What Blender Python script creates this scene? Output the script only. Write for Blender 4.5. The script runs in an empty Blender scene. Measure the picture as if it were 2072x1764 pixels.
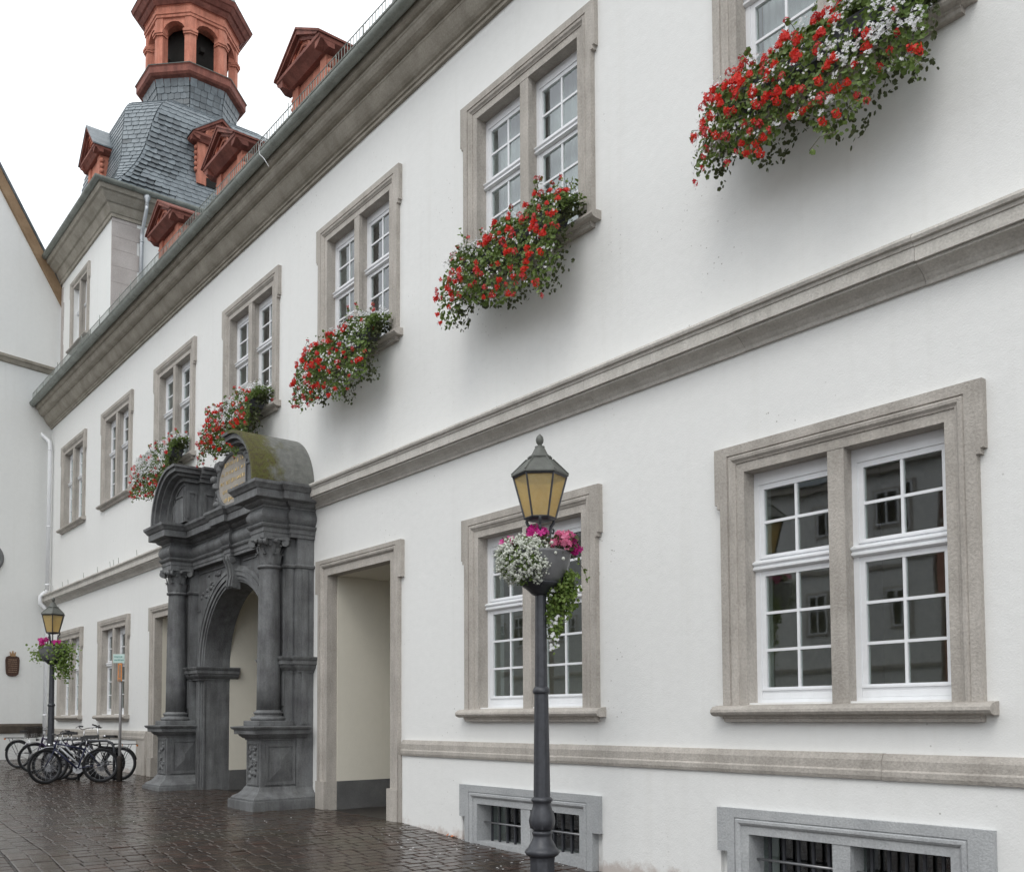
import bpy, bmesh, math, random
from math import sin, cos, pi, radians, sqrt, atan2, hypot
from mathutils import Vector, Matrix
random.seed(7)
S = bpy.context.scene
COL = S.collection
E = 1.65                      # eye height: heights below are written relative to the eye, E is added to every root

# ------------------------------------------------------------------ camera, world, sun, exposure
cd = bpy.data.cameras.new('camera'); cam = bpy.data.objects.new('camera', cd); COL.objects.link(cam)
cd.sensor_width = 36; cd.sensor_fit = 'HORIZONTAL'; cd.lens = 36*1950/2072
cd.shift_x = 0.0; cd.shift_y = (1350.77-882)/2072
cd.clip_start = 0.05; cd.clip_end = 2000
cam.matrix_world = Matrix(((0.62485715, 0.04266901, 0.77957226, 0.0),
                           (0.78072408, -0.02795442, -0.62425032, -7.4),
                           (-0.00484365, 0.99869811, -0.05078024, E),
                           (0, 0, 0, 1)))
S.camera = cam
S.render.resolution_x = 1024; S.render.resolution_y = 871
W = bpy.data.worlds.new('World'); S.world = W; W.use_nodes = True
wn = W.node_tree.nodes; wl = W.node_tree.links; wn.clear()
wo = wn.new('ShaderNodeOutputWorld'); bg = wn.new('ShaderNodeBackground'); bg.inputs['Strength'].default_value = 0.15
sky = wn.new('ShaderNodeTexSky'); sky.sky_type = 'NISHITA'; sky.sun_disc = False
SUN_EL, SUN_ROT = 50, 150
sky.sun_elevation = radians(SUN_EL); sky.sun_rotation = radians(SUN_ROT); sky.dust_density = 4; sky.air_density = 1
hs = wn.new('ShaderNodeHueSaturation'); hs.inputs['Saturation'].default_value = 0.12
cloud = wn.new('ShaderNodeMixRGB'); cloud.inputs[0].default_value = 0.88     # closed cloud deck: an even white veil over the clear sky
cloud.inputs[2].default_value = (7.45, 7.75, 8.0, 1)
wl.new(sky.outputs[0], hs.inputs['Color']); wl.new(hs.outputs[0], cloud.inputs[1]); wl.new(cloud.outputs[0], bg.inputs['Color']); wl.new(bg.outputs[0], wo.inputs[0])
sd = bpy.data.lights.new('sun', 'SUN'); sd.energy = 0.5; sd.angle = radians(25); sd.color = (1, 0.96, 0.9)
so = bpy.data.objects.new('sun', sd); COL.objects.link(so)
a = radians(SUN_ROT); el = radians(SUN_EL)
sdir = Vector((sin(a)*cos(el), cos(a)*cos(el), sin(el)))      # towards the sun
so.rotation_euler = sdir.to_track_quat('Z', 'Y').to_euler(); so.location = (0, -20, 30)
vs = S.view_settings; vs.view_transform = 'Standard'; vs.look = 'None'; vs.exposure = 0.46; vs.gamma = 1.0
try: vs.use_curve_mapping = False
except Exception: pass

# ------------------------------------------------------------------ materials
def newmat(name):
    m = bpy.data.materials.new(name); m.use_nodes = True
    nt = m.node_tree; b = nt.nodes['Principled BSDF']
    return m, nt, b
def N(nt, t, **kw):
    n = nt.nodes.new(t)
    for k, v in kw.items(): setattr(n, k, v)
    return n
def noise(nt, pos, scale, detail=4, rough=0.6):
    n = N(nt, 'ShaderNodeTexNoise'); n.inputs['Scale'].default_value = scale; n.inputs['Detail'].default_value = detail; n.inputs['Roughness'].default_value = rough
    nt.links.new(pos, n.inputs['Vector']); return n.outputs['Fac']
def ramp(nt, fac, stops):
    r = N(nt, 'ShaderNodeValToRGB'); cr = r.color_ramp
    while len(cr.elements) < len(stops): cr.elements.new(0.5)
    for e, (p, c) in zip(cr.elements, stops):
        e.position = p; e.color = (c[0], c[1], c[2], 1) if hasattr(c, '__len__') else (c, c, c, 1)
    nt.links.new(fac, r.inputs[0]); return r.outputs[0]
def mix(nt, fac, a, b, mode='MIX'):
    n = N(nt, 'ShaderNodeMixRGB', blend_type=mode)
    for i, v in ((0, fac), (1, a), (2, b)):
        if hasattr(v, 'is_linked'): nt.links.new(v, n.inputs[i])
        elif i == 0: n.inputs[0].default_value = v
        else: n.inputs[i].default_value = (v[0], v[1], v[2], 1)
    return n.outputs[0]
def mathn(nt, op, a, b=0.0, clamp=False):
    n = N(nt, 'ShaderNodeMath', operation=op); n.use_clamp = clamp
    for i, v in ((0, a), (1, b)):
        if hasattr(v, 'is_linked'): nt.links.new(v, n.inputs[i])
        else: n.inputs[i].default_value = v
    return n.outputs[0]
def posn(nt): return N(nt, 'ShaderNodeNewGeometry').outputs['Position']
def bump(nt, b, h, strength=0.3, dist=0.01):
    n = N(nt, 'ShaderNodeBump'); n.inputs['Strength'].default_value = strength; n.inputs['Distance'].default_value = dist
    nt.links.new(h, n.inputs['Height']); nt.links.new(n.outputs[0], b.inputs['Normal'])
def rnd(nt): return N(nt, 'ShaderNodeObjectInfo').outputs['Random']
def stone(name, c1, c2, scale=3.0, rough=0.8, bst=0.35, fine=60, pits=0.0, vary=0.0, spec=0.3, stain=0.0):
    m, nt, b = newmat(name); p = posn(nt)
    n1 = noise(nt, p, scale, 6); n2 = noise(nt, p, fine, 3)
    col = ramp(nt, n1, [(0.3, c1), (0.7, c2)])
    col = mix(nt, 0.35, col, ramp(nt, n2, [(0.3, 0.75*sum(c1)/3), (0.7, 1.2*sum(c2)/3)]), 'MIX') if False else col
    sh = ramp(nt, n2, [(0.25, 0.8), (0.75, 1.12)])
    col = mix(nt, 1.0, col, sh, 'MULTIPLY')
    if pits:
        v = N(nt, 'ShaderNodeTexVoronoi'); v.inputs['Scale'].default_value = 26; nt.links.new(p, v.inputs['Vector'])
        pm = ramp(nt, v.outputs['Distance'], [(0.0, 1.0-pits), (0.16, 1.0)])
        col = mix(nt, 1.0, col, pm, 'MULTIPLY')
    if stain:     # rain streaks and soot blotches of the stone itself
        mp = N(nt, 'ShaderNodeMapping'); mp.inputs['Scale'].default_value = (5, 5, 0.9); nt.links.new(p, mp.inputs['Vector'])
        sn = noise(nt, mp.outputs[0], 1.3, 7, 0.68)
        col = mix(nt, 1.0, col, ramp(nt, sn, [(0.32, (1-stain, 1-stain*1.02, 1-stain*1.05)), (0.62, (1.06, 1.06, 1.06))]), 'MULTIPLY')
    if vary:
        r = rnd(nt); col = mix(nt, 1.0, col, ramp(nt, r, [(0, 1-vary), (1, 1+vary)]), 'MULTIPLY')
    nt.links.new(col, b.inputs['Base Color']); b.inputs['Roughness'].default_value = rough
    b.inputs['Specular IOR Level'].default_value = spec
    hh = mathn(nt, 'ADD', mathn(nt, 'MULTIPLY', n1, 1.2), n2)
    bump(nt, b, hh, bst, 0.01)
    return m
def plain(name, c, rough=0.5, metal=0.0, spec=0.5, vary=0.08, scale=12):
    m, nt, b = newmat(name); p = posn(nt); n1 = noise(nt, p, scale, 4)
    col = mix(nt, 1.0, c, ramp(nt, n1, [(0.3, 1-vary), (0.7, 1+vary)]), 'MULTIPLY')
    nt.links.new(col, b.inputs['Base Color']); b.inputs['Roughness'].default_value = rough; b.inputs['Metallic'].default_value = metal
    b.inputs['Specular IOR Level'].default_value = spec
    return m
def plaster(name, base, dirt_z=None, specks=True):
    m, nt, b = newmat(name); p = posn(nt)
    big = noise(nt, p, 0.5, 5); fine = noise(nt, p, 70, 3); mid = noise(nt, p, 9, 4)
    col = mix(nt, 1.0, base, ramp(nt, big, [(0.3, 0.97), (0.7, 1.0)]), 'MULTIPLY')
    col = mix(nt, 1.0, col, ramp(nt, mid, [(0.3, 0.985), (0.7, 1.015)]), 'MULTIPLY')
    # vertical rain streaks
    mp = N(nt, 'ShaderNodeMapping'); mp.inputs['Scale'].default_value = (3.2, 3.2, 0.12); nt.links.new(p, mp.inputs['Vector'])
    st = noise(nt, mp.outputs[0], 1.6, 5)
    col = mix(nt, 1.0, col, ramp(nt, st, [(0.25, (0.965, 0.962, 0.955)), (0.45, (1, 1, 1))]), 'MULTIPLY')
    sep = N(nt, 'ShaderNodeSeparateXYZ'); nt.links.new(p, sep.inputs[0])
    if specks:      # fly specks and lichen dots, gathered in loose drifts
        v = N(nt, 'ShaderNodeTexVoronoi'); v.inputs['Scale'].default_value = 13; v.inputs['Randomness'].default_value = 1; nt.links.new(p, v.inputs['Vector'])
        dots = ramp(nt, v.outputs['Distance'], [(0.04, 1), (0.14, 0)])
        drift = ramp(nt, noise(nt, p, 0.7, 5), [(0.53, 0), (0.62, 1)])
        k = mathn(nt, 'MULTIPLY', dots, drift)
        col = mix(nt, mathn(nt, 'MULTIPLY', k, 0.7), col, (0.2, 0.18, 0.15))
    if dirt_z is not None:   # splashed soil along the foot of the wall
        zz = mathn(nt, 'ADD', sep.outputs[2], mathn(nt, 'MULTIPLY', mathn(nt, 'SUBTRACT', noise(nt, p, 5, 6, 0.7), 0.5), 0.5))
        zz = mathn(nt, 'ADD', zz, mathn(nt, 'MULTIPLY', sep.outputs[0], 0.022))
        f = ramp(nt, mathn(nt, 'SUBTRACT', zz, dirt_z), [(0.0, 0.55), (0.12, 0.0)])
        col = mix(nt, f, col, (0.36, 0.26, 0.21))
    nt.links.new(col, b.inputs['Base Color']); b.inputs['Roughness'].default_value = 0.88; b.inputs['Specular IOR Level'].default_value = 0.25
    bump(nt, b, mathn(nt, 'ADD', fine, mathn(nt, 'MULTIPLY', mid, 1.5)), 0.22, 0.012)
    return m

M = {}
M['plaster'] = plaster('white_plaster', (0.80, 0.80, 0.785), dirt_z=-0.16)
M['plaster2'] = plaster('neighbour_plaster', (0.81, 0.815, 0.80), specks=False)
M['cream'] = plaster('cream_plaster', (0.72, 0.685, 0.595), specks=False)
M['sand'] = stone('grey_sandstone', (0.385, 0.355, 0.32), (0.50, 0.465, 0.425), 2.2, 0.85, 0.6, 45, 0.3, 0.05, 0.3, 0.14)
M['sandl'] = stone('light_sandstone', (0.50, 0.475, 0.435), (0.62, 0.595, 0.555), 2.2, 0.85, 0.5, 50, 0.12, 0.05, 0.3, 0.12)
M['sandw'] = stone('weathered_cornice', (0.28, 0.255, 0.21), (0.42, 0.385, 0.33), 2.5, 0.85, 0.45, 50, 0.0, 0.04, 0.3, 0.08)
M['trach'] = stone('grey_trachyte', (0.37, 0.38, 0.39), (0.47, 0.48, 0.485), 3.0, 0.85, 0.6, 50, 0.3, 0.04)
M['quoin'] = stone('pinkish_quoin', (0.40, 0.36, 0.34), (0.50, 0.46, 0.44), 2.0, 0.85, 0.4, 45)
M['basalt'] = stone('dark_basalt', (0.105, 0.105, 0.11), (0.205, 0.212, 0.214), 2.2, 0.62, 0.8, 40, 0.15, 0.03, 0.45, 0.38)
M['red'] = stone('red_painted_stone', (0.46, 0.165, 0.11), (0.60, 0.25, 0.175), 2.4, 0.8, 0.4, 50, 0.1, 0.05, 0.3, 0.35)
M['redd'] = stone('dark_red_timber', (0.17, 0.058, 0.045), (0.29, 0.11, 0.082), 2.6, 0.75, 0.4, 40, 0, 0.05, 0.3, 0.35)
M['slate'] = stone('blue_slate', (0.085, 0.10, 0.112), (0.165, 0.19, 0.205), 5.0, 0.38, 0.35, 70, 0.0, 0.35, 0.5)
M['slate_dark'] = stone('slate_bed', (0.025, 0.028, 0.03), (0.04, 0.043, 0.045), 5.0, 0.7)
M['zinc'] = stone('weathered_zinc', (0.20, 0.215, 0.19), (0.34, 0.365, 0.335), 3.0, 0.55, 0.2, 30, 0, 0, 0.5)
M['zincp'] = plain('zinc_pipe', (0.50, 0.52, 0.54), 0.35, 0.6)
M['whitepaint'] = plain('white_gloss_paint', (0.80, 0.81, 0.83), 0.35, 0, 0.5, 0.03)
M['iron'] = plain('dark_grey_iron_paint', (0.050, 0.052, 0.060), 0.42, 0.2, 0.5, 0.2, 20)
M['lead'] = stone('verdigris_lead', (0.10, 0.115, 0.105), (0.17, 0.185, 0.165), 8, 0.5, 0.2, 60, 0, 0, 0.5)
M['lampcap'] = stone('dark_bronze_cap', (0.075, 0.078, 0.07), (0.125, 0.13, 0.115), 8, 0.5, 0.2, 60, 0, 0, 0.5)
M['wood'] = stone('brown_verge_board', (0.26, 0.17, 0.10), (0.36, 0.25, 0.155), 3, 0.8)
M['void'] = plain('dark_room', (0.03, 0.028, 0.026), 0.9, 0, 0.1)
M['room'] = plain('room_plaster', (0.62, 0.58, 0.46), 0.9, 0, 0.1)
M['curtain'] = plain('pale_curtain', (0.72, 0.71, 0.74), 0.9, 0, 0.1, 0.05)
M['rubber'] = plain('black_rubber', (0.012, 0.012, 0.013), 0.7, 0, 0.3)
M['chrome'] = plain('worn_chrome', (0.55, 0.55, 0.56), 0.25, 1.0)
M['alu'] = plain('dull_aluminium', (0.35, 0.35, 0.36), 0.4, 0.9)
M['soil'] = plain('brown_soil', (0.05, 0.035, 0.025), 0.9)
def glass(name, tint, rough=0.02, amt=0.9):
    m, nt, b = newmat(name)
    out = nt.nodes['Material Output']; nt.nodes.remove(b)
    t = N(nt, 'ShaderNodeBsdfTransparent'); t.inputs[0].default_value = (*tint, 1)
    g = N(nt, 'ShaderNodeBsdfGlossy'); g.inputs['Roughness'].default_value = rough; g.inputs[0].default_value = (0.95, 0.97, 1, 1)
    f = N(nt, 'ShaderNodeFresnel'); f.inputs['IOR'].default_value = 2.15
    p = posn(nt); n1 = noise(nt, p, 1.6, 2)
    bp = N(nt, 'ShaderNodeBump'); bp.inputs['Strength'].default_value = 0.012; bp.inputs['Distance'].default_value = 0.05
    nt.links.new(n1, bp.inputs['Height']); nt.links.new(bp.outputs[0], g.inputs['Normal'])
    ge = N(nt, 'ShaderNodeNewGeometry'); fac = mathn(nt, 'MULTIPLY', f.outputs[0], mathn(nt, 'SUBTRACT', 1.0, ge.outputs['Backfacing']))   # reflect at the outer skin only: the pane is one thin sheet
    mx = N(nt, 'ShaderNodeMixShader'); nt.links.new(fac, mx.inputs[0]); nt.links.new(t.outputs[0], mx.inputs[1]); nt.links.new(g.outputs[0], mx.inputs[2])
    nt.links.new(mx.outputs[0], out.inputs[0])
    return m
M['glass'] = glass('window_glass', (0.82, 0.86, 0.84))
def amber():
    m, nt, b = newmat('amber_lantern_glass')
    out = nt.nodes['Material Output']
    p = posn(nt); n1 = noise(nt, p, 30, 4)
    b.inputs['Roughness'].default_value = 0.35
    col = ramp(nt, n1, [(0.3, (0.88, 0.76, 0.48)), (0.7, (0.93, 0.83, 0.58))]); nt.links.new(col, b.inputs['Base Color'])
    t = N(nt, 'ShaderNodeBsdfTranslucent'); nt.links.new(col, t.inputs[0])
    tr = N(nt, 'ShaderNodeBsdfTransparent'); tr.inputs[0].default_value = (0.98, 0.89, 0.66, 1)
    m1 = N(nt, 'ShaderNodeMixShader'); m1.inputs[0].default_value = 0.55; nt.links.new(b.outputs[0], m1.inputs[1]); nt.links.new(t.outputs[0], m1.inputs[2])
    m2 = N(nt, 'ShaderNodeMixShader'); m2.inputs[0].default_value = 0.55; nt.links.new(m1.outputs[0], m2.inputs[1]); nt.links.new(tr.outputs[0], m2.inputs[2])
    nt.links.new(m2.outputs[0], out.inputs[0]); return m
M['amber'] = amber()
def foliage(name, c1, c2, rough=0.5, trans=0.25):
    m, nt, b = newmat(name); p = posn(nt); n1 = noise(nt, p, 14, 3)
    col = ramp(nt, n1, [(0.3, c1), (0.7, c2)]); nt.links.new(col, b.inputs['Base Color']); b.inputs['Roughness'].default_value = rough
    out = nt.nodes['Material Output']; t = N(nt, 'ShaderNodeBsdfTranslucent'); nt.links.new(col, t.inputs[0])
    mx = N(nt, 'ShaderNodeMixShader'); mx.inputs[0].default_value = trans; nt.links.new(b.outputs[0], mx.inputs[1]); nt.links.new(t.outputs[0], mx.inputs[2]); nt.links.new(mx.outputs[0], out.inputs[0])
    return m
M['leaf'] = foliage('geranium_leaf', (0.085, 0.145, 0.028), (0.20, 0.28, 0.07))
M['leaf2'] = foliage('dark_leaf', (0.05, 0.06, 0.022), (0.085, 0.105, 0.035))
M['leaf3'] = foliage('trailing_leaf', (0.09, 0.16, 0.025), (0.22, 0.30, 0.07))
M['stem'] = foliage('stem', (0.05, 0.07, 0.02), (0.12, 0.10, 0.04))
M['redf'] = foliage('red_petal', (0.62, 0.015, 0.012), (0.82, 0.04, 0.02), 0.55, 0.3)
M['redf2'] = foliage('crimson_petal', (0.46, 0.02, 0.03), (0.68, 0.05, 0.05), 0.55, 0.3)
M['whitef'] = foliage('white_petal', (0.72, 0.72, 0.74), (0.82, 0.82, 0.82), 0.6, 0.25)
M['alys'] = foliage('alyssum_floret', (0.55, 0.58, 0.50), (0.78, 0.79, 0.73), 0.7, 0.2)
M['pink'] = foliage('pink_petal', (0.68, 0.10, 0.28), (0.80, 0.28, 0.42), 0.55, 0.3)
M['mag'] = foliage('magenta_petal', (0.50, 0.012, 0.22), (0.66, 0.03, 0.30), 0.55, 0.3)

# ------------------------------------------------------------------ mesh builder and object helpers
class MB:
    def __init__(s): s.v = []; s.f = []; s.sm = []
    def add(s, vs, fs, smooth=False):
        o = len(s.v); s.v += [tuple(v) for v in vs]; s.f += [tuple(i+o for i in f) for f in fs]; s.sm += [smooth]*len(fs); return s
    def box(s, x0, x1, y0, y1, z0, z1):
        if x0 > x1: x0, x1 = x1, x0
        if y0 > y1: y0, y1 = y1, y0
        if z0 > z1: z0, z1 = z1, z0
        return s.add([(x0,y0,z0),(x1,y0,z0),(x1,y1,z0),(x0,y1,z0),(x0,y0,z1),(x1,y0,z1),(x1,y1,z1),(x0,y1,z1)],
              [(0,3,2,1),(4,5,6,7),(0,1,5,4),(1,2,6,5),(2,3,7,6),(3,0,4,7)])
    def bbox(s, x0, x1, y0, y1, z0, z1, b=0.01):      # chamfered box
        if x0 > x1: x0, x1 = x1, x0
        if y0 > y1: y0, y1 = y1, y0
        if z0 > z1: z0, z1 = z1, z0
        bm = bmesh.new(); bmesh.ops.create_cube(bm, size=1)
        for v in bm.verts: v.co = ((x0+x1)/2+v.co.x*(x1-x0), (y0+y1)/2+v.co.y*(y1-y0), (z0+z1)/2+v.co.z*(z1-z0))
        bmesh.ops.bevel(bm, geom=bm.edges[:], offset=b, segments=1, affect='EDGES')
        bm.verts.index_update()
        s.add([v.co[:] for v in bm.verts], [[v.index for v in f.verts] for f in bm.faces]); bm.free(); return s
    def tube(s, pts, r, n=8, closed=False, cap=True, smooth=True):
        pts = [Vector(p) for p in pts]; rs = r if hasattr(r, '__len__') else [r]*len(pts)
        k = len(pts); vs = []; prev = None
        for i, p in enumerate(pts):
            if closed: d = pts[(i+1) % k]-pts[i-1]
            else: d = (pts[min(i+1, k-1)]-pts[max(i-1, 0)])
            if d.length < 1e-9: d = Vector((0,0,1))
            d.normalize()
            if prev is None:
                u = d.cross(Vector((0,0,1))) if abs(d.z) < 0.9 else d.cross(Vector((1,0,0)))
            else: u = prev-d*prev.dot(d)
            u.normalize(); prev = u; w = d.cross(u)
            for j in range(n):
                t = 2*pi*j/n; vs.append(p+u*(rs[i]*cos(t))+w*(rs[i]*sin(t)))
        fs = []
        for i in range(k if closed else k-1):
            i2 = (i+1) % k
            for j in range(n): fs.append((i*n+j, i*n+(j+1) % n, i2*n+(j+1) % n, i2*n+j))
        s.add(vs, fs, smooth)
        if cap and not closed:
            o = len(s.v)-len(vs); s.f.append(tuple(o+j for j in range(n))[::-1]); s.f.append(tuple(o+(k-1)*n+j for j in range(n))); s.sm += [False, False]
        return s
    def lathe(s, prof, c=(0,0,0), n=24, rot=0.0, smooth=True, flute=None):
        vs = []; k = len(prof)
        for (r, z) in prof:
            for j in range(n):
                t = rot+2*pi*j/n; rr = r*(flute(t, z) if flute else 1); vs.append((c[0]+rr*cos(t), c[1]+rr*sin(t), c[2]+z))
        fs = [(i*n+j, i*n+(j+1) % n, (i+1)*n+(j+1) % n, (i+1)*n+j) for i in range(k-1) for j in range(n)]
        s.add(vs, fs, smooth); o = len(s.v)-len(vs)
        s.f.append(tuple(o+j for j in range(n))[::-1]); s.f.append(tuple(o+(k-1)*n+j for j in range(n))); s.sm += [False, False]
        return s
    def sweep(s, prof, path, plane='xy', closed=False, cap=True, smooth=False):
        # prof: (out, h). path: points in the plane; 'out' lies to the right-hand side of the walking direction
        P = [Vector(p) for p in path]; k = len(P); vs = []; n = len(prof)
        for i in range(k):
            def nrm(a, b):
                d = (b-a); d.normalize(); return Vector((d.y, -d.x))
            if closed: na, nb = nrm(P[i-1], P[i]), nrm(P[i], P[(i+1) % k])
            else:
                na = nrm(P[max(i-1,0)], P[max(i-1,0)+1]); nb = nrm(P[min(i,k-2)], P[min(i,k-2)+1])
            m = na+nb; m.normalize(); m = m/max(m.dot(na), 0.2)
            for (o, h) in prof:
                q = P[i]+m*o
                vs.append((q.x, q.y, h) if plane == 'xy' else (q.x, h, q.y))
        fs = []
        for i in range(k if closed else k-1):
            i2 = (i+1) % k
            for j in range(n-1): fs.append((i*n+j, i2*n+j, i2*n+j+1, i*n+j+1))
        s.add(vs, fs, smooth)
        if cap and not closed:
            o = len(s.v)-len(vs); s.f.append(tuple(o+j for j in range(n))); s.f.append(tuple(o+(k-1)*n+j for j in range(n))[::-1]); s.sm += [False, False]
        return s
    def prism(s, poly, a0, a1, axis='y', smooth=False):
        # poly in the plane normal to axis, extruded from a0 to a1
        n = len(poly)
        def q(p, a): return (p[0], a, p[1]) if axis == 'y' else ((a, p[0], p[1]) if axis == 'x' else (p[0], p[1], a))
        vs = [q(p, a0) for p in poly]+[q(p, a1) for p in poly]
        s.add(vs, [(i, (i+1) % n, n+(i+1) % n, n+i) for i in range(n)], smooth)
        o = len(s.v)-2*n; s.f.append(tuple(o+i for i in range(n))[::-1]); s.f.append(tuple(o+n+i for i in range(n))); s.sm += [False, False]
        return s
    def ell(s, c, r, seg=8, rings=5, smooth=True, rot=None):
        vs = []; fs = []
        for i in range(rings+1):
            ph = pi*i/rings
            for j in range(seg):
                t = 2*pi*j/seg; v = Vector((r[0]*sin(ph)*cos(t), r[1]*sin(ph)*sin(t), r[2]*cos(ph)))
                if rot: v = rot @ v
                vs.append((c[0]+v.x, c[1]+v.y, c[2]+v.z))
        for i in range(rings):
            for j in range(seg): fs.append((i*seg+j, (i+1)*seg+j, (i+1)*seg+(j+1) % seg, i*seg+(j+1) % seg))
        return s.add(vs, fs, smooth)
    def mesh(s, name, mat, off=(0,0,0), recalc=True):
        me = bpy.data.meshes.new(name)
        me.from_pydata([(v[0]-off[0], v[1]-off[1], v[2]-off[2]) for v in s.v], [], s.f)
        me.polygons.foreach_set('use_smooth', s.sm); me.materials.append(M[mat] if isinstance(mat, str) else mat)
        if recalc:
            bm = bmesh.new(); bm.from_mesh(me); bmesh.ops.recalc_face_normals(bm, faces=bm.faces[:]); bm.to_mesh(me); bm.free()
        me.update(); return me
OFF = {}     # accumulated offset (relative heights) of every parent object
def tag(o, label=None, cat=None, group=None, kind=None):
    if label: o['label'] = label
    if cat: o['category'] = cat
    if group: o['group'] = group
    if kind: o['kind'] = kind
    return o
def root(name, label, cat, loc, rotz=0.0, group=None, kind=None):
    o = bpy.data.objects.new(name, None); COL.objects.link(o); o.empty_display_size = 0.2
    o.location = (loc[0], loc[1], loc[2]+E); o.rotation_euler = (0, 0, rotz); OFF[o.name] = tuple(loc)
    return tag(o, label, cat, group, kind)
def part(name, mb, mat, parent, local=False, recalc=True):
    off = (0,0,0) if local else OFF[parent.name]
    me = mb if isinstance(mb, bpy.types.Mesh) else mb.mesh(name, mat, off, recalc)
    o = bpy.data.objects.new(name, me); COL.objects.link(o); o.parent = parent
    if not local: OFF[o.name] = OFF[parent.name]
    return o
def inst(name, me, parent, loc=(0,0,0), rot=None, scale=None, mat4=None):
    o = bpy.data.objects.new(name, me); COL.objects.link(o); o.parent = parent
    if mat4 is not None: o.matrix_local = mat4
    else:
        o.location = loc
        if rot: o.rotation_euler = rot
        if scale: o.scale = scale
    return o
def single(name, mb, mat, label, cat, base, group=None, kind=None):
    me = mb.mesh(name, mat, base); o = bpy.data.objects.new(name, me); COL.objects.link(o)
    o.location = (base[0], base[1], base[2]+E); OFF[o.name] = tuple(base)
    return tag(o, label, cat, group, kind)
GP = [(-60,-1.0), (-32,-1.2), (-22.7,-1.31), (-14.4,-1.46), (-11.7,-1.48), (-10.2,-1.58), (-7.6,-1.69), (-3,-1.8), (6,-1.92), (60,-2.6)]
def gz(x, y=0):
    if x <= GP[0][0]: return GP[0][1]
    for (a, za), (b, zb) in zip(GP, GP[1:]):
        if x <= b: return za+(zb-za)*(x-a)/(b-a)
    return GP[-1][1]
# ------------------------------------------------------------------ wet paving
def paver_mat():
    m, nt, b = newmat('wet_paver'); p = posn(nt)
    n1 = noise(nt, p, 0.8, 4); n2 = noise(nt, p, 40, 4); n3 = noise(nt, p, 7, 5)
    at = N(nt, 'ShaderNodeAttribute'); at.attribute_name = 'tone'
    col = ramp(nt, n3, [(0.3, (0.030, 0.023, 0.020)), (0.7, (0.068, 0.053, 0.045))])
    col = mix(nt, 0.55, col, at.outputs['Color'], 'MULTIPLY')
    col = mix(nt, ramp(nt, n1, [(0.5, 0.0), (0.75, 0.5)]), col, (0.05, 0.05, 0.032))
    nt.links.new(col, b.inputs['Base Color'])
    nt.links.new(ramp(nt, n3, [(0.3, 0.08), (0.7, 0.27)]), b.inputs['Roughness']); b.inputs['Specular IOR Level'].default_value = 0.5
    b.inputs['IOR'].default_value = 1.38
    bump(nt, b, mathn(nt, 'ADD', n2, mathn(nt, 'MULTIPLY', n3, 2.0)), 0.28, 0.006)
    return m
M['paver'] = paver_mat()
def bed_mat():
    m, nt, b = newmat('joint_bed_and_far_paving'); p = posn(nt)
    n1 = noise(nt, p, 9, 5)
    br = N(nt, 'ShaderNodeTexBrick'); br.inputs['Scale'].default_value = 4.0
    mp = N(nt, 'ShaderNodeMapping'); mp.inputs['Rotation'].default_value = (0, 0, pi/2); nt.links.new(p, mp.inputs['Vector']); nt.links.new(mp.outputs[0], br.inputs['Vector'])
    br.inputs['Color1'].default_value = (0.05, 0.042, 0.036, 1); br.inputs['Color2'].default_value = (0.035, 0.03, 0.027, 1); br.inputs['Mortar'].default_value = (0.012, 0.011, 0.009, 1)
    col = mix(nt, 1.0, br.outputs['Color'], ramp(nt, n1, [(0.3, 0.5), (0.7, 1.1)]), 'MULTIPLY')
    nt.links.new(col, b.inputs['Base Color']); b.inputs['Roughness'].default_value = 0.4
    bump(nt, b, n1, 0.3, 0.01); return m
M['bed'] = bed_mat()
sq = MB()
xs = [-200, -60, -45] + [g[0] for g in GP[1:-1]] + [60, 200]
ys = [-200, -60, -20, 0, 1.2, 12, 60, 200]
for xx in xs:
    for yy in ys: sq.v.append((xx, yy, gz(xx)-0.022))
k = len(ys)
for i in range(len(xs)-1):
    for j in range(k-1): sq.f.append((i*k+j, (i+1)*k+j, (i+1)*k+j+1, i*k+j+1)); sq.sm.append(False)
square = single('square_paving', sq, 'bed', None, None, (0, 0, 0), kind='structure')

# one stone = shared box; the 300 that show largest are objects, the rest one mesh
import numpy as np
CR = np.array([[0.62485715,-0.04266901,-0.77957226],[0.78072408,0.02795442,0.62425032],[-0.00484365,-0.99869811,0.05078024]])
def project(x, y, z):      # only used to rank pieces by their apparent size
    c = CR.T @ np.array((x, y+7.4, z)); 
    if c[2] < 0.3: return None
    return 1036+1950*c[0]/c[2], 1350.77+1950*c[1]/c[2], c[2]
PW, PL, TH = 0.165, 0.225, 0.07
def drain(x, y):
    d = y-(-4.5-0.0635*(x+14.7)); return -0.42 < d < 0.0
rng = random.Random(3)
pav = []
nx = int((3.0+40)/PW)
for i in range(nx):
    x = -40+PW*(i+0.5); y = -12.5+rng.random()*PL
    yl = -4.5-0.0635*(x+14.7)
    for (ya, yb_) in ((y, yl-.425), (yl, 0.0)):
        y = ya
        while y < yb_:
            L = PL*rng.uniform(0.86, 1.12)
            y1 = min(y+L, yb_)
            if yb_-y1 < .1: y1 = yb_
            if y1-y > 0.05: pav.append((x, (y+y1)/2, PW-0.007-rng.random()*0.004, y1-y-0.007-rng.random()*0.004, 0))
            y = y1
dx, dy = 1/hypot(1, .0635), -.0635/hypot(1, .0635)
for q in range(-60, 80):
    cx = -14.7+q*0.41; cyl = -4.5-0.0635*(cx+14.7)
    if -39 < cx < 2.5:
        for r in (0, 1): pav.append((cx+(0.2 if r else 0), cyl-0.105-0.21*r, 0.395, 0.196, 1))
pv = MB(); pmesh = MB()
b_ = 0.012
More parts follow.
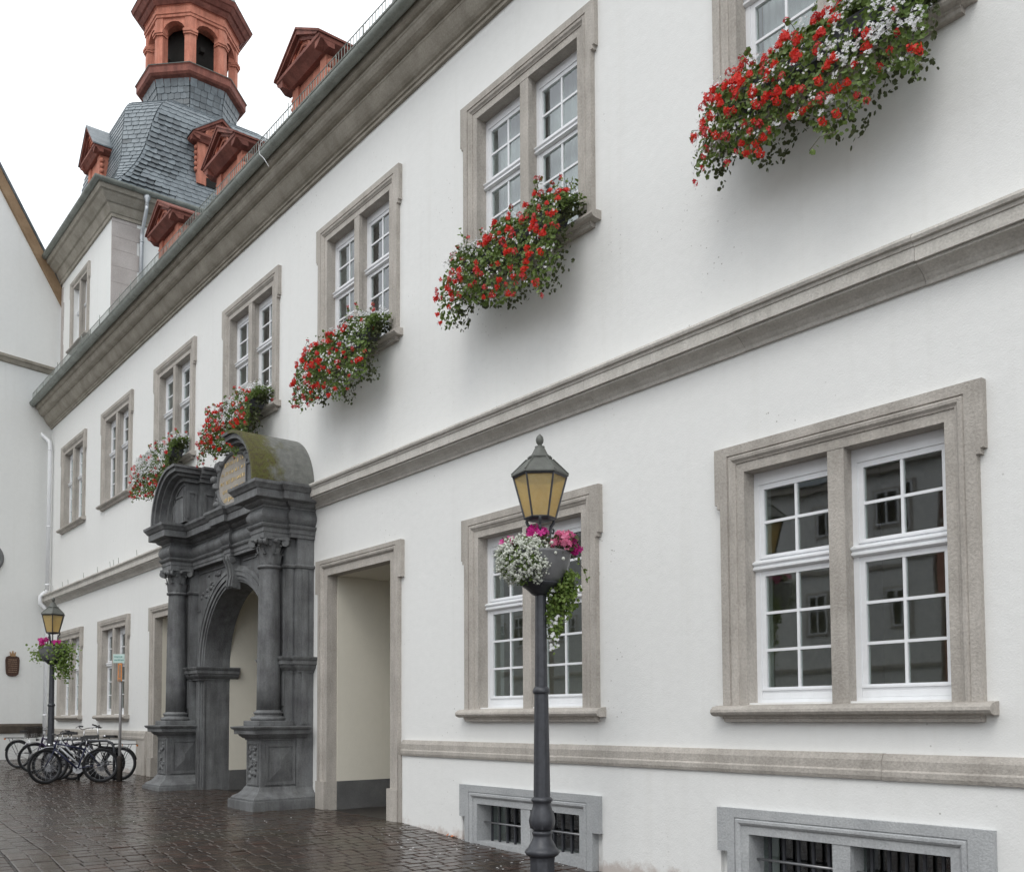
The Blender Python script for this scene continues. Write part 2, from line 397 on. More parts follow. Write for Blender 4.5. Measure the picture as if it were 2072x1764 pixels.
def paver_verts(w, l):
    return [(-w/2,-l/2,-TH),(w/2,-l/2,-TH),(w/2,l/2,-TH),(-w/2,l/2,-TH),(-w/2,-l/2,-b_*.6),(w/2,-l/2,-b_*.6),(w/2,l/2,-b_*.6),(-w/2,l/2,-b_*.6),
            (-w/2+b_,-l/2+b_,0),(w/2-b_,-l/2+b_,0),(w/2-b_,l/2-b_,0),(-w/2+b_,l/2-b_,0)]
PF = [(0,1,5,4),(1,2,6,5),(2,3,7,6),(3,0,4,7),(4,5,9,8),(5,6,10,9),(6,7,11,10),(7,4,8,11),(8,9,10,11)]
TONES = [(1.0,0.92,0.86),(0.75,0.68,0.62),(1.25,1.1,1.0),(0.9,0.75,0.66),(1.05,1.02,0.98),(1.2,0.86,0.74)]
rank = []
mats = []
for n_, (x, y, w, l, kind) in enumerate(pav):
    z = gz(x)+rng.uniform(-0.004, 0.003)
    sl = (gz(x+.1)-gz(x-.1))/.2
    m4 = Matrix.Translation((x, y, z)) @ Matrix.Rotation(-atan2(sl, 1)+rng.gauss(0, 0.009), 4, 'Y') @ Matrix.Rotation(rng.gauss(0, 0.009), 4, 'X') @ Matrix.Rotation(rng.gauss(0, 0.008)+(atan2(dy, dx) if kind else 0), 4, 'Z')
    mats.append(m4)
    pr = project(x, y, z); a = 0
    if pr and 0 < pr[0] < 2072 and 1500 < pr[1] < 1770 and not (-20.2 < x < -14.2 and y > -1.1): a = w*l/pr[2]**3
    rank.append((a, n_))
top = set(n_ for a, n_ in sorted(rank, reverse=True)[:280] if a > 0)
protos = []
for t in TONES:
    q = MB(); q.add(paver_verts(1, 1), PF)
    protos.append(t)
pmes = {}
def paver_mesh(w, l, ti):
    key = (round(w, 3) > 0.3, round(l, 2), ti)
    if key not in pmes:
        q = MB(); q.add(paver_verts(w, l), PF); me = q.mesh('paver', 'paver', recalc=False)
        ca = me.color_attributes.new('tone', 'FLOAT_COLOR', 'POINT')
        for d in ca.data: d.color = (*TONES[ti], 1)
        pmes[key] = me
    return pmes[key]
rest_v, rest_f, rest_c = [], [], []
for n_, (x, y, w, l, kind) in enumerate(pav):
    ti = rng.choice((0, 0, 1, 1, 2, 3, 4, 5)) if not kind else rng.choice((4, 2))
    if n_ in top: inst('paver', paver_mesh(w, l, ti), square, mat4=mats[n_])
    else:
        o = len(rest_v)
        for v in paver_verts(w, l): rest_v.append(mats[n_] @ Vector(v)); rest_c.append(TONES[ti])
        rest_f += [tuple(i+o for i in f) for f in PF]
me = bpy.data.meshes.new('paver_field'); me.from_pydata([v[:] for v in rest_v], [], rest_f); me.materials.append(M['paver'])
ca = me.color_attributes.new('tone', 'FLOAT_COLOR', 'POINT')
ca.data.foreach_set('color', [c for t in rest_c for c in (*t, 1)])
o = bpy.data.objects.new('paver_field', me); COL.objects.link(o); o.parent = square; o['kind'] = 'stuff'

# ------------------------------------------------------------------ the long white building
XL, XR = -32.3, 9.0
CX = [-4.70, -8.92, -13.07, -17.13, -21.24, -25.46, -29.58]
hall = root('town_hall', 'long white plastered building with grey stone window surrounds, string course and deep eaves', 'building', (-12, 0, -1.5))
UP = 5.57
holes = []
for i, c in enumerate(CX):
    holes.append((c-0.985, c+0.985, 0.12+UP, 2.32+UP))
    if i in (0, 1, 5, 6): holes.append((c-0.985, c+0.985, 0.12, 2.32))
    if i in (0, 1, 5, 6): holes.append((c-0.96, c+0.96, -1.60, -1.09) if i < 2 else (c-.001, c+.001, -1.0, -0.99))
holes += [(-13.99, -12.03, -3, 2.31), (-22.31, -20.35, -3, 2.31), (-18.47, -15.43, -3, 2.52)]
gx = sorted(set([XL, XR]+[h[0] for h in holes]+[h[1] for h in holes])); gzs = sorted(set([-3.0, 9.7]+[max(h[2], -3.0) for h in holes]+[h[3] for h in holes]))
def solid(x, z): return not any(a < x < b and c < z < d for a, b, c, d in holes)
w_ = MB()
vid = {}
def vv(x, z, y):
    k_ = (round(x, 4), round(z, 4), y)
    if k_ not in vid: vid[k_] = len(w_.v); w_.v.append((x, y, z))
    return vid[k_]
def quad(*q): w_.f.append(q); w_.sm.append(False)
for i in range(len(gx)-1):
    for j in range(len(gzs)-1):
        x0, x1, z0, z1 = gx[i], gx[i+1], gzs[j], gzs[j+1]; xm, zm = (x0+x1)/2, (z0+z1)/2
        if not solid(xm, zm): continue
        for y in (0.0, 0.4): quad(vv(x0,z0,y), vv(x1,z0,y), vv(x1,z1,y), vv(x0,z1,y))
        if i == 0 or not solid((gx[i-1]+x0)/2, zm): quad(vv(x0,z0,0.0), vv(x0,z1,0.0), vv(x0,z1,0.4), vv(x0,z0,0.4))
        if i == len(gx)-2 or not solid((x1+gx[i+2])/2, zm): quad(vv(x1,z0,0.0), vv(x1,z1,0.0), vv(x1,z1,0.4), vv(x1,z0,0.4))
        if j == 0 or not solid(xm, (gzs[j-1]+z0)/2): quad(vv(x0,z0,0.0), vv(x1,z0,0.0), vv(x1,z0,0.4), vv(x0,z0,0.4))
        if j == len(gzs)-2 or not solid(xm, (z1+gzs[j+2])/2): quad(vv(x0,z1,0.0), vv(x1,z1,0.0), vv(x1,z1,0.4), vv(x0,z1,0.4))
part('wall', w_, 'plaster', hall)
# plinth, a little proud, either side of the entrances
for (x0, x1, tagp) in ((-11.68, XR, 1), (XL+0.02, -23.38, 0)):
    pl = MB()
    if tagp:      # leave the basement openings free
        segs = [x0]+[e for c in (CX[1], CX[0]) for e in (c-1.30, c+1.30)]+[x1]
        for a_, b2 in zip(segs[::2], segs[1::2]): pl.box(a_, b2, -0.05, 0.01, -3, -0.525)
        for c in (CX[1], CX[0]): pl.box(c-1.30, c+1.30, -0.05, 0.01, -0.865, -0.525)
    else: pl.box(x0, x1, -0.05, 0.01, -3, -0.50)
    part('plinth', pl, 'plaster', hall)
def course(name, prof, x0, x1, mat, step=(1.1, 1.9), seed=1, gap=0.004, ends=(False, False)):
    r = random.Random(seed); x = x0
    while x < x1-0.01:
        nx_ = min(x+r.uniform(*step), x1)
        if x1-nx_ < 0.5: nx_ = x1
        mb = MB(); dzz = r.uniform(-.0025, .0025); dyy = r.uniform(-.002, .002)
        mb.prism([(p[0]+dyy if p[0] < 0 else p[0], p[1]+dzz) for p in prof], x+gap/2, nx_-gap/2, 'x')
        part(name, mb, mat, hall); x = nx_
def arc(c, r, a0, a1, n=5): return [(c[0]+r*cos(radians(a0+(a1-a0)*i/n)), c[1]+r*sin(radians(a0+(a1-a0)*i/n))) for i in range(n+1)]
# plinth band
PB = [(0.02,-.53),(-.075,-.53),(-.085,-.50),(-.085,-.46),(-.072,-.445),(-.072,-.37),(-.06,-.345),(-.045,-.315),(0.02,-.315)]
course('plinth_band_stone', PB, -11.68, XR, 'sand', (1.5, 2.4), 4)
course('plinth_band_stone', [(y, z+0.03) for y, z in PB], XL+.05, -22.76, 'sand', (1.5, 2.4), 5)
mb = MB(); mb.box(-11.755, -11.682, -0.07, 0.01, -2.5, -.533); part('plinth_end_stone', mb, 'sand', hall)
mb = MB(); mb.box(-23.38, -22.76, -0.075, 0.01, -2.5, -.503); part('plinth_end_stone', mb, 'sand', hall)
# string course
SC = [(0.02,3.46),(-.03,3.46),(-.04,3.49)]+arc((-.18,3.49), .125, 0, 0, 1)[:0]+[(-.055,3.505),(-.075,3.53),(-.11,3.555),(-.155,3.575),(-.175,3.58),(-.175,3.605),(-.205,3.605),(-.205,3.715),(-.215,3.72),(-.222,3.745),(-.245,3.755),(-.255,3.78),(-.245,3.805),(-.22,3.82),(0.02,3.885)]
course('string_course_stone', SC, -14.42, XR, 'sandl', (1.6, 2.6), 8)
course('string_course_stone', SC, XL-.75, -19.52, 'sandl', (1.6, 2.6), 9)
# eaves cornice, gutter, roof
CP = [(0.02,9.07),(-.045,9.07),(-.05,9.115),(-.075,9.12),(-.085,9.15)]
CP += [(-.085-.17*t, 9.15+.20*(t**1.7)) for t in (.2,.4,.6,.8,1.0)]
CP += [(-.265,9.355),(-.265,9.395),(-.29,9.40)]
CP += [(-.29-.13*sin(t*pi/2), 9.40+.12*(1-cos(t*pi/2))) for t in (.25,.5,.75,1.0)]
CP += [(-.43,9.53),(-.43,9.565),(-.465,9.575),(-.50,9.60),(-.515,9.66),(-.515,9.70),(0.02,9.72)]
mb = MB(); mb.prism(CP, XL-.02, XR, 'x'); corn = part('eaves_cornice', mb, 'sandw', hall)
gut = MB()
gc = (-.60, 9.735); ro, ri = .095, .088
poly = [(gc[0]+ro*cos(radians(t)), gc[1]+ro*sin(radians(t))) for t in range(180, 361, 15)]+[(gc[0]+ri*cos(radians(t)), gc[1]+ri*sin(radians(t))) for t in range(360, 179, -15)]
gut.prism(poly, -33.0, XR, 'x', True)
gut.tube([(-33.0, gc[0]-ro, gc[1]+.004), (XR, gc[0]-ro, gc[1]+.004)], .012, 6)
for xx in np.arange(-32.5, XR, 1.47):
    pj = [(gc[0]+(ro+.006)*cos(radians(t)), gc[1]+(ro+.006)*sin(radians(t))) for t in range(180, 361, 20)]+[(gc[0]+(ro-.002)*cos(radians(t)), gc[1]+(ro-.002)*sin(radians(t))) for t in range(360, 179, -20)]
    gut.prism(pj, xx, xx+.03, 'x')
part('gutter', gut, 'zinc', hall)
rf = MB()
RS = 1.28
rf.add([(XL+.2,-.53,9.745),(XR,-.53,9.745),(XR,6.0,9.745+6.53*RS),(XL+.2,6.0,9.745+6.53*RS),(XL+.2,12.5,9.745),(XR,12.5,9.745)], [(0,1,2,3),(3,2,5,4)])
part('roof', rf, 'slate', hall)
rest = MB(); rest.box(XR-.02, XR+.3, 0.41, 12, -3, 9.7); rest.box(XL, XR, 11.9, 12.2, -3, 9.7); rest.box(XL-.1, XL+.3, .45, 12, -3, 9.7)
part('outer_walls', rest, 'plaster2', hall)
fl = MB(); fl.box(XL, XR, .42, 11.8, 4.6, 4.8); fl.box(XL, -22.6, .42, 11.8, -.35, -.2); fl.box(-11.7, XR, .42, 11.8, -.35, -.2); fl.box(XL, XR, .42, 11.8, 8.9, 9.05)
part('floor_slabs', fl, 'room', hall)
bk = MB(); bk.box(XL+.3, XR, 4.2, 4.35, -3, 9.7)
for xx in (-2.4, -6.8, -11.0, -15.1, -19.2, -23.4, -27.5): bk.box(xx-.06, xx+.06, .42, 4.2, 4.8, 8.9)
for xx in (-2.4, -6.8, -11.0, -23.4, -27.5): bk.box(xx-.06, xx+.06, .42, 4.2, -.2, 4.6)
bk.box(-10.9, -6.9, 2.0, 2.1, -.2, 4.6)
part('room_walls', bk, 'room', hall)
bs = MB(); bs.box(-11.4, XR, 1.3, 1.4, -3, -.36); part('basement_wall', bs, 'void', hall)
# snow guard of thin wires above the gutter
sg = MB()
yg, zg = -.63, 9.84
sg.tube([(XL+.3, yg, zg+.17), (XR, yg, zg+.17)], .009, 4); sg.tube([(XL+.3, yg, zg+.02), (XR, yg, zg+.02)], .006, 4)
x = XL+.3
while x < -6:
    sg.tube([(x, yg, zg-.04), (x, yg, zg+.172)], .006, 4, smooth=False); x += .09
x = XL+.8
while x < -6:
    sg.tube([(x, yg+.12, zg+.02), (x, yg, zg+.01), (x, yg, zg+.27 if random.random() < .12 else zg+.18)], .009, 4); x += .82
part('snow_guard', sg, 'zinc', hall)
wire = MB(); wire.tube([(-15.0,-.62,9.78),(-15.02,-.71,9.82),(-15.12,-.73,9.8),(-15.22,-.72,9.74),(-15.2,-.71,9.64),(-15.05,-.70,9.50),(-14.9,-.68,9.30)], .006, 5)
part('loose_cable', wire, 'whitepaint', hall)
# bird spikes on the left string course
sp = MB()
for xx in (-31.9,-30.9,-29.8,-29.2,-27.6,-26.3,-25.2,-24.9,-24.5,-23.1): sp.tube([(xx,-.2,3.82),(xx-.01,-.21,3.97)], .007, 4)
part('bird_spikes', sp, 'zinc', hall)['kind'] = 'stuff'
# corner downpipe
dp = MB()
dp.lathe([(.05,-.12),(.055,.0),(.11,.06),(.11,.13)], (-32.62,-.60,9.55), 10)
dp.tube([(-32.62,-.60,9.45),(-32.62,-.60,9.32),(-32.5,-.48,9.10),(-32.12,-.20,8.72),(-31.98,-.13,8.58),(-31.95,-.12,8.40),(-31.95,-.12,3.95)], .062, 10)
dp.tube([(-31.95,-.12,3.95),(-31.95,-.32,3.75),(-31.95,-.32,3.55),(-31.95,-.12,3.35),(-31.95,-.12,-1.1)], .062, 10)
for z in (8.3, 5.9, 4.1, 2.2, .1, -.6): dp.lathe([(.07,0),(.07,.05)], (-31.95,-.12,z), 10)
part('downpipe', dp, 'whitepaint', hall)

# ------------------------------------------------------------------ windows of the long building
sur = MB()
ow = 0.975
prof = [(0,.19),(0,-.028),(.088,-.028),(.09,-.038),(.105,-.044),(.125,-.062),(.15,-.066),(.165,-.052),(.172,-.052),(.175,-.064),(.262,-.064),(.262,.01)]
sur.sweep([(-o_, y) for o_, y in prof][::-1], [(-ow,.10),(-ow,2.31),(ow,2.31),(ow,.10)], 'xz', cap=False)
sur = MB()
def usweep(mb, prof, path):       # profile d grows away from the opening
    mb.sweep([(-d, y) for d, y in prof], path, 'xz', cap=False)
usweep(sur, prof, [(-ow,.085),(-ow,2.31),(ow,2.31),(ow,.085)])
for s in (-1, 1):
    sur.box(s*1.2365, s*1.298, -.0655, .01, 2.035, 2.5705)
    sur.box(s*1.2365, s*1.27, -.0665, .01, 1.99, 2.035)
sill = MB()
SP = [(.2,.125),(-.07,.095),(-.115,.085),(-.145,.06),(-.15,.035),(-.135,.012),(-.105,.0),(-.09,-.004),(-.085,-.02),(-.07,-.028),(-.065,-.055),(.01,-.055)]
sill.prism([p for p in SP[:8]]+[(.01,-.004)], -1.325, 1.325, 'x'); sill.prism([(.01,-.0045),(-.088,-.0045),(-.083,-.02),(-.07,-.028),(-.065,-.055),(.01,-.055)], -1.225, 1.225, 'x')
sill2 = MB(); 
mul = MB(); mul.sweep([(.02,.17),(.02,-.0)][:0]+[(0.0,0.0),(0.0,0.0)][:0]+[(0,0.1),(0,2.31)], [(-.05,.17),(-.05,.10)][:2]) if False else None
mul = MB(); mul.prism([(-.062,.19),(-.062,.05),(-.08,.035),(-.08,-.024),(.08,-.024),(.08,.035),(.062,.05),(.062,.19)], .10, 2.3095, 'z')
sash = MB()
def frame(mb, x0, x1, z0, z1, w, y0, y1):
    mb.box(x0, x0+w, y0, y1, z0, z1); mb.box(x1-w, x1, y0, y1, z0, z1); mb.box(x0+w, x1-w, y0, y1, z1-w, z1); mb.box(x0+w, x1-w, y0, y1, z0, z0+w)
xa, xb = .0625, ow
def sash_half(s):
    mb = MB()
    def X(a_, b2): return (a_, b2) if s > 0 else (-b2, -a_)
    x0, x1 = X(xa, xb)
    frame(mb, x0, x1, .10, 2.309, .055, .125, .19)
    mb.box(x0+.055, x1-.055, .121, .19, 2.19, 2.253)
    # upper and lower casements
    frame(mb, x0+.056, x1-.056, 1.465, 2.19, .05, .132, .182); frame(mb, x0+.056, x1-.056, .215, 1.365, .05, .132, .182)
    mb.box(x0+.056, x1-.056, .128, .186, .156, .214)
    mb.box(x0+.056, x1-.056, .118, .135, .235, .252); mb.box(x0+.056, x1-.056, .118, .135, 1.482, 1.498)
    mb.prism([(.19,1.366),(.11,1.366),(.085,1.38),(.085,1.40),(.10,1.412),(.075,1.43),(.075,1.445),(.11,1.464),(.19,1.464)], x0+.002, x1-.002, 'x')
    xm = (x0+x1)/2
    mb.box(xm-.013, xm+.013, .137, .175, 1.515, 2.14); mb.box(xm-.013, xm+.013, .137, .175, .265, 1.315)
    bars = [1.8275]; 
    for z in bars: 
        mb.box(x0+.106, xm-.013, .139, .173, z-.013, z+.013); mb.box(xm+.013, x1-.106, .139, .173, z-.013, z+.013)
    for z in (.615, .965):
        mb.box(x0+.106, xm-.013, .139, .173, z-.013, z+.013); mb.box(xm+.013, x1-.106, .139, .173, z-.013, z+.013)
    return mb
sashes = [sash_half(-1).mesh('sash', 'whitepaint'), sash_half(1).mesh('sash', 'whitepaint')]
pane = MB(); pane.box(-.5,.5,-.003,.003,-.5,.5); pane_me = pane.mesh('pane', 'glass')
panes = []
for s in (-1, 1):
    x0, x1 = (xa, xb) if s > 0 else (-xb, -xa)
    xm = (x0+x1)/2
    for (zl, zh) in ((1.505,1.8275),(1.8275,2.15),(.255,.615),(.615,.965),(.965,1.325)):
        for (p, q) in ((x0+.10, xm), (xm, x1-.10)): panes.append(((p+q)/2, (zl+zh)/2, q-p-.004, zh-zl-.004))
sur_me = sur.mesh('window', 'sand'); sill_me = sill.mesh('sill', 'sand'); mul_me = mul.mesh('mullion', 'sand')
cur = MB()
n_ = 40
for side in (-1, 1):
    base = len(cur.v)
    xs0, xs1 = (side*.04, side*.93)
    for i in range(n_+1):
        x = xs0+(xs1-xs0)*i/n_; y = .34+.025*sin(i*1.9)
        cur.v += [(x, y, .2), (x, y, 2.28)]
    for i in range(n_): cur.f.append((base+2*i, base+2*i+2, base+2*i+3, base+2*i+1)); cur.sm.append(True)
cur_me = cur.mesh('curtain', 'curtain')
def window(parent, x, zoff, rootloc, curtains=False, y=0.0, scale=None):
    w = inst('window', sur_me, parent, (x-rootloc[0], y-rootloc[1], zoff-rootloc[2]), scale=scale)
    inst('sill', sill_me, w); inst('mullion', mul_me, w)
    for m_ in sashes: inst('sash', m_, w)
    for (px, pz, pw, ph) in panes: inst('pane', pane_me, w, (px, .156, pz), scale=(pw, 1, ph), rot=(random.uniform(-.004,.004), 0, random.uniform(-.006,.006)))
    if curtains:
        for sx in (curtains if isinstance(curtains, tuple) else (1,)): inst('curtain', cur_me, w, scale=(sx, 1, 1))
    return w
HL = OFF[hall.name]
for i, c in enumerate(CX):
    window(hall, c, UP, HL, curtains=(i in (0, 1, 4)))
    if i in (0, 1, 5, 6): window(hall, c, 0.0, HL)
# basement windows
bas = MB(); bw = .955
bprof = [(0,.25),(0,-.075),(.10,-.075),(.105,-.09),(.13,-.105),(.16,-.105),(.175,-.088),(.182,-.088),(.185,-.10),(.29,-.10),(.29,.0)]
bas.sweep([(-d*(.8), y) for d, y in bprof], [(-bw,-2.6),(-bw,-1.095),(bw,-1.095),(bw,-2.6)], 'xz', cap=False)
for s in (-1, 1): bas.box(s*1.186, s*1.30, -.1015, .0, -1.27, -.8635)
bas.box(-bw, bw, -.07, .2, -2.4, -1.56)
bas_me = bas.mesh('basement_window', 'trach')
bml = MB(); bml.prism([(-.075,.2),(-.075,.0),(-.085,-.01),(-.085,-.066),(.085,-.066),(.085,-.01),(.075,.0),(.075,.2)], -1.558, -1.096, 'z'); bml_me = bml.mesh('mullion', 'trach')
bbar = MB(); bbar.box(-.012,.012,.06,.084,-1.56,-1.10); bbar_me = bbar.mesh('window_bar', 'iron')
hbar = MB(); hbar.tube([(-.46,.05,-1.33),(.46,.05,-1.33)], .013, 6); hbar_me = hbar.mesh('cross_bar', 'alu')
mesh_ = MB(); mesh_.box(-.44,.44,.15,.154,-1.56,-1.10); mesh_me = mesh_.mesh('pane', 'glass')
for c in (CX[0], CX[1]):
    w = inst('basement_window', bas_me, hall, (c-HL[0], -HL[1], -HL[2])); inst('mullion', bml_me, w)
    for s in (-1, 1):
        for q in range(5): inst('window_bar', bbar_me, w, (s*.515+(q-2)*.155, 0, 0))
        inst('cross_bar', hbar_me, w, (s*.515, 0, 0)); inst('pane', mesh_me, w, (s*.52, 0, 0))
# doorways either side of the portal, with the passages behind
dprof = [(0,.15),(0,-.03),(.14,-.03),(.145,-.045),(.17,-.065),(.20,-.07),(.22,-.055),(.228,-.055),(.23,-.068),(.30,-.068),(.30,.01)]
for c in (-13.01, -21.33):
    d = MB(); hw = .97
    d.sweep([(-d_*.86, y) for d_, y in dprof], [(c-hw,-2.0),(c-hw,2.30),(c+hw,2.30),(c+hw,-2.0)], 'xz', cap=False)
    for s in (-1, 1):
        d.box(c+s*1.226, c+s*1.31, -.0695, .01, 2.02, 2.5585)
        d.box(c+s*(hw-.012), c+s*1.245, -.085, .151, -2.0, gz(c)+.45)
    part('doorway', d, 'sand', hall)
def passage(x0, x1, ztop, y0, y1, name):
    g0 = -1.45
    p = MB()
    p.box(x0-.1, x0, y0, y1, -1.02, ztop); p.box(x1, x1+.1, y0, y1, -1.02, ztop)
    p.box(x0-.1, x1+.1, y1, y1+.1, -1.02, ztop); p.box(x0-.1, x1+.1, y0, y1+.1, ztop, ztop+.1)
    o = part('passage_wall', p, 'cream', hall)
    b2 = MB(); b2.box(x0-.1, x0+.012, y0, y1-.012, -2, -1.021); b2.box(x1-.012, x1+.1, y0, y1-.012, -2, -1.021); b2.box(x0-.1, x1+.1, y1-.012, y1+.1, -2, -1.021)
    part('passage_skirting', b2, 'trach_d', hall)
    f = MB(); f.box(x0, x1, -.02, y1, -2, gz((x0+x1)/2)-.004); part('passage_floor', f, 'bed', hall)
M['trach_d'] = stone('dark_grey_skirting', (0.10, 0.10, 0.10), (0.15, 0.15, 0.15), 3)
passage(-13.965, -12.055, 2.302, .153, 2.6, 'a'); passage(-22.285, -20.375, 2.302, .153, 2.6, 'b'); passage(-18.435, -15.465, 2.51, .185, 3.2, 'c')

# dormers
def dormer(cx, yf, zb, parent, ww=.62, ph=.80, depth=2.6, zroof=None, axis='y', bodyh=1.2, oy=.25, rmat='slate'):
    # local builder: u along the front, d = inward depth, z up; axis tells how it maps to the world
    def T(u, d, z): return (cx[0]+u, cx[1]+d, z) if axis == 'y' else (cx[0]-d, cx[1]+u, z)
    def conv(mb, f=T):
        mb.v = [f(*v) for v in mb.v]; return mb
    body = MB(); body.box(-ww, ww, 0, depth, zb-bodyh, zb)
    d_ = part('dormer', conv(body), 'red', parent)
    for s in (-1, 1):
        trim = MB()
        trim.box(s*(ww-.2), s*(ww+.03), -.04, .3, zb-bodyh, zb-.10)
        for q in range(5): trim.ell((s*(ww+.06), .02, zb-.25-q*.16), (.05, .07, .07), 6, 4)
        part('quoin_trim', conv(trim), 'red', d_)
    win = MB(); win.box(-ww+.25, ww-.25, -.012, .05, zb-bodyh, zb-bodyh+.25); part('dormer_window', conv(win), 'void', d_)
    W2 = ww+.22
    ped = MB()
    # base moulding, raking moulding and round-arched tympanum rings
    ped.prism([(-oy-.02,zb+.10),(-oy-.02,zb+.04),(-oy+.06,zb-.02),(-.10,zb-.10),(0.02,zb-.10),(0.02,zb+.10)], -W2, W2, 'x')
    for s in (-1, 1):
        for (k0, k1, yy) in ((0,.09,-oy-.04),(.09,.16,-oy+.03),(.16,.24,-oy+.09)):
            ped.prism([(s*(W2-k0*1.2),zb+.10),(s*(W2-k1*1.2),zb+.10),(0,zb+ph-k1*1.1),(0,zb+ph-k0*1.1)], yy, .05, 'y')
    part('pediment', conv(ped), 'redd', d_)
    tym = MB(); tym.prism([(-W2+.25,zb+.11),(W2-.25,zb+.11),(0,zb+ph-.25)], -oy+.14, .03, 'y')
    R0 = ph*.62
    for (r0, r1, yy) in ((R0, R0-.06, -oy+.05), (R0-.06, R0-.13, -oy+.085), (R0-.13, R0-.2, -oy+.11)):
        nn = 12; pts = [(r0*cos(pi*i/nn), zb+.105+r0*sin(pi*i/nn)*.98) for i in range(nn+1)]+[(r1*cos(pi*i/nn), zb+.105+r1*sin(pi*i/nn)*.98) for i in range(nn, -1, -1)]
        for i in range(nn): tym.prism([pts[i], pts[i+1], pts[2*nn-i], pts[2*nn+1-i]], yy, .02, 'y')
    part('tympanum', conv(tym), 'red', d_)
    rec = MB(); nn = 12; r1 = R0-.2
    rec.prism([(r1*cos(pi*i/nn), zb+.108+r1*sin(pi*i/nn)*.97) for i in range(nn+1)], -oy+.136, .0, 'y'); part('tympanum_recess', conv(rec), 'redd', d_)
    roof = MB()
    for s in (-1, 1):
        roof.add([(s*(W2+.03),-oy-.06,zb+.11),(0,-oy-.06,zb+ph+.03),(0,depth+.6,zb+ph+.03),(s*(W2+.03),depth,zb+.11),
                  (s*(W2+.03),-oy-.06,zb+.07),(0,-oy-.06,zb+ph-.01),(0,depth+.6,zb+ph-.01),(s*(W2+.03),depth,zb+.07)], [(0,1,2,3),(4,5,6,7),(0,1,5,4),(0,3,7,4),(3,2,6,7)])
    part('dormer_roof', conv(roof), rmat, d_)
    for s in (-1, 1):
        eave = MB()
        eave.prism([(s*(W2+.005),zb+.068),(s*(W2+.005),zb+.0),(s*(ww+.1),zb-.08),(s*(ww+.01),zb-.10),(s*(ww+.01),zb+.068)], -oy+.0, depth, 'y')
        part('side_eave', conv(eave), 'redd', d_)
    return d_
for cxx in (-11.5, -15.12, -18.7, -22.3):
    dormer((cxx, .2), 0, 11.50, hall, ph=.60, rmat='redd')
# ------------------------------------------------------------------ tower
TC = (-29.55, 3.3)
tower = root('stair_tower', 'white tower with slate bell roof and red open belfry rising behind the eaves', 'tower', (TC[0], TC[1], -1.3))
TX0, TX1, TY0, TY1 = -32.2, -26.9, .2, 6.4
tw = MB()
# wall as ring of quads with a window opening in the front
wx0, wx1, wz0, wz1 = -30.75, -29.25, 11.25, 13.15
tw.box(TX0, wx0, TY0, TY0+.3, -3, 14.1); tw.box(wx1, TX1, TY0, TY0+.3, -3, 14.1); tw.box(wx0, wx1, TY0, TY0+.3, -3, wz0); tw.box(wx0, wx1, TY0, TY0+.3, wz1, 14.1)
tw.box(TX1-.3, TX1, TY0+.3, TY1, -3, 14.1); tw.box(TX0, TX0+.3, TY0+.3, TY1, -3, 14.1); tw.box(TX0+.3, TX1-.3, TY1-.3, TY1, -3, 14.1)
part('wall', tw, 'plaster2', tower)
tb = MB(); tb.box(TX0+.35, TX1-.35, 1.6, 1.7, 9, 14); part('room_wall', tb, 'void', tower)
# quoins on the side face, ragged edge
r = random.Random(5); z = 9.0; 
while z < 14.05:
    h = r.uniform(.36, .55); h = min(h, 14.08-z)
    q = MB(); q.box(TX1-.05, TX1+.014, TY0-.014, TY0+r.uniform(.62, .78), z+.003, z+h-.003); part('quoin', q, 'quoin', tower); z += h
z = 9.0
while z < 13.4:
    h = r.uniform(.36, .55); q = MB(); q.box(TX0-.01, TX0+r.uniform(.12,.3), TY0-.013, TY0+.05, z+.003, z+h-.003); part('quoin', q, 'quoin', tower); z += h
# tower window
TL = OFF[tower.name]
sc = .78
w = window(tower, -30.0, 11.13, TL, False, TY0, (sc, 1, .84))
# eaves
EP = [(0,13.72),(.05,13.72),(.06,13.80),(.09,13.82),(.17,13.98),(.19,14.02),(.24,14.04),(.36,14.16),(.40,14.22),(.46,14.24),(.50,14.32),(.50,14.43),(0,14.45)]
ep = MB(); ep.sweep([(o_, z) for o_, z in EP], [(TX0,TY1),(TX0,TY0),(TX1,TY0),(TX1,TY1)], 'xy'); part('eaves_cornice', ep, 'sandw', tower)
gp = []
for t in range(180, 361, 20): gp.append((.56-.09*cos(radians(t)), 14.44+.09*sin(radians(t))))
gp2 = [(o_+ (0), z) for o_, z in gp]+[(.56-.08*cos(radians(t)), 14.44+.08*sin(radians(t))) for t in range(360, 179, -20)]
gm = MB(); gm.sweep(gp2+[gp2[0]], [(TX0,TY1),(TX0,TY0),(TX1,TY0),(TX1,TY1)], 'xy', cap=False, smooth=True); part('gutter', gm, 'zinc', tower)
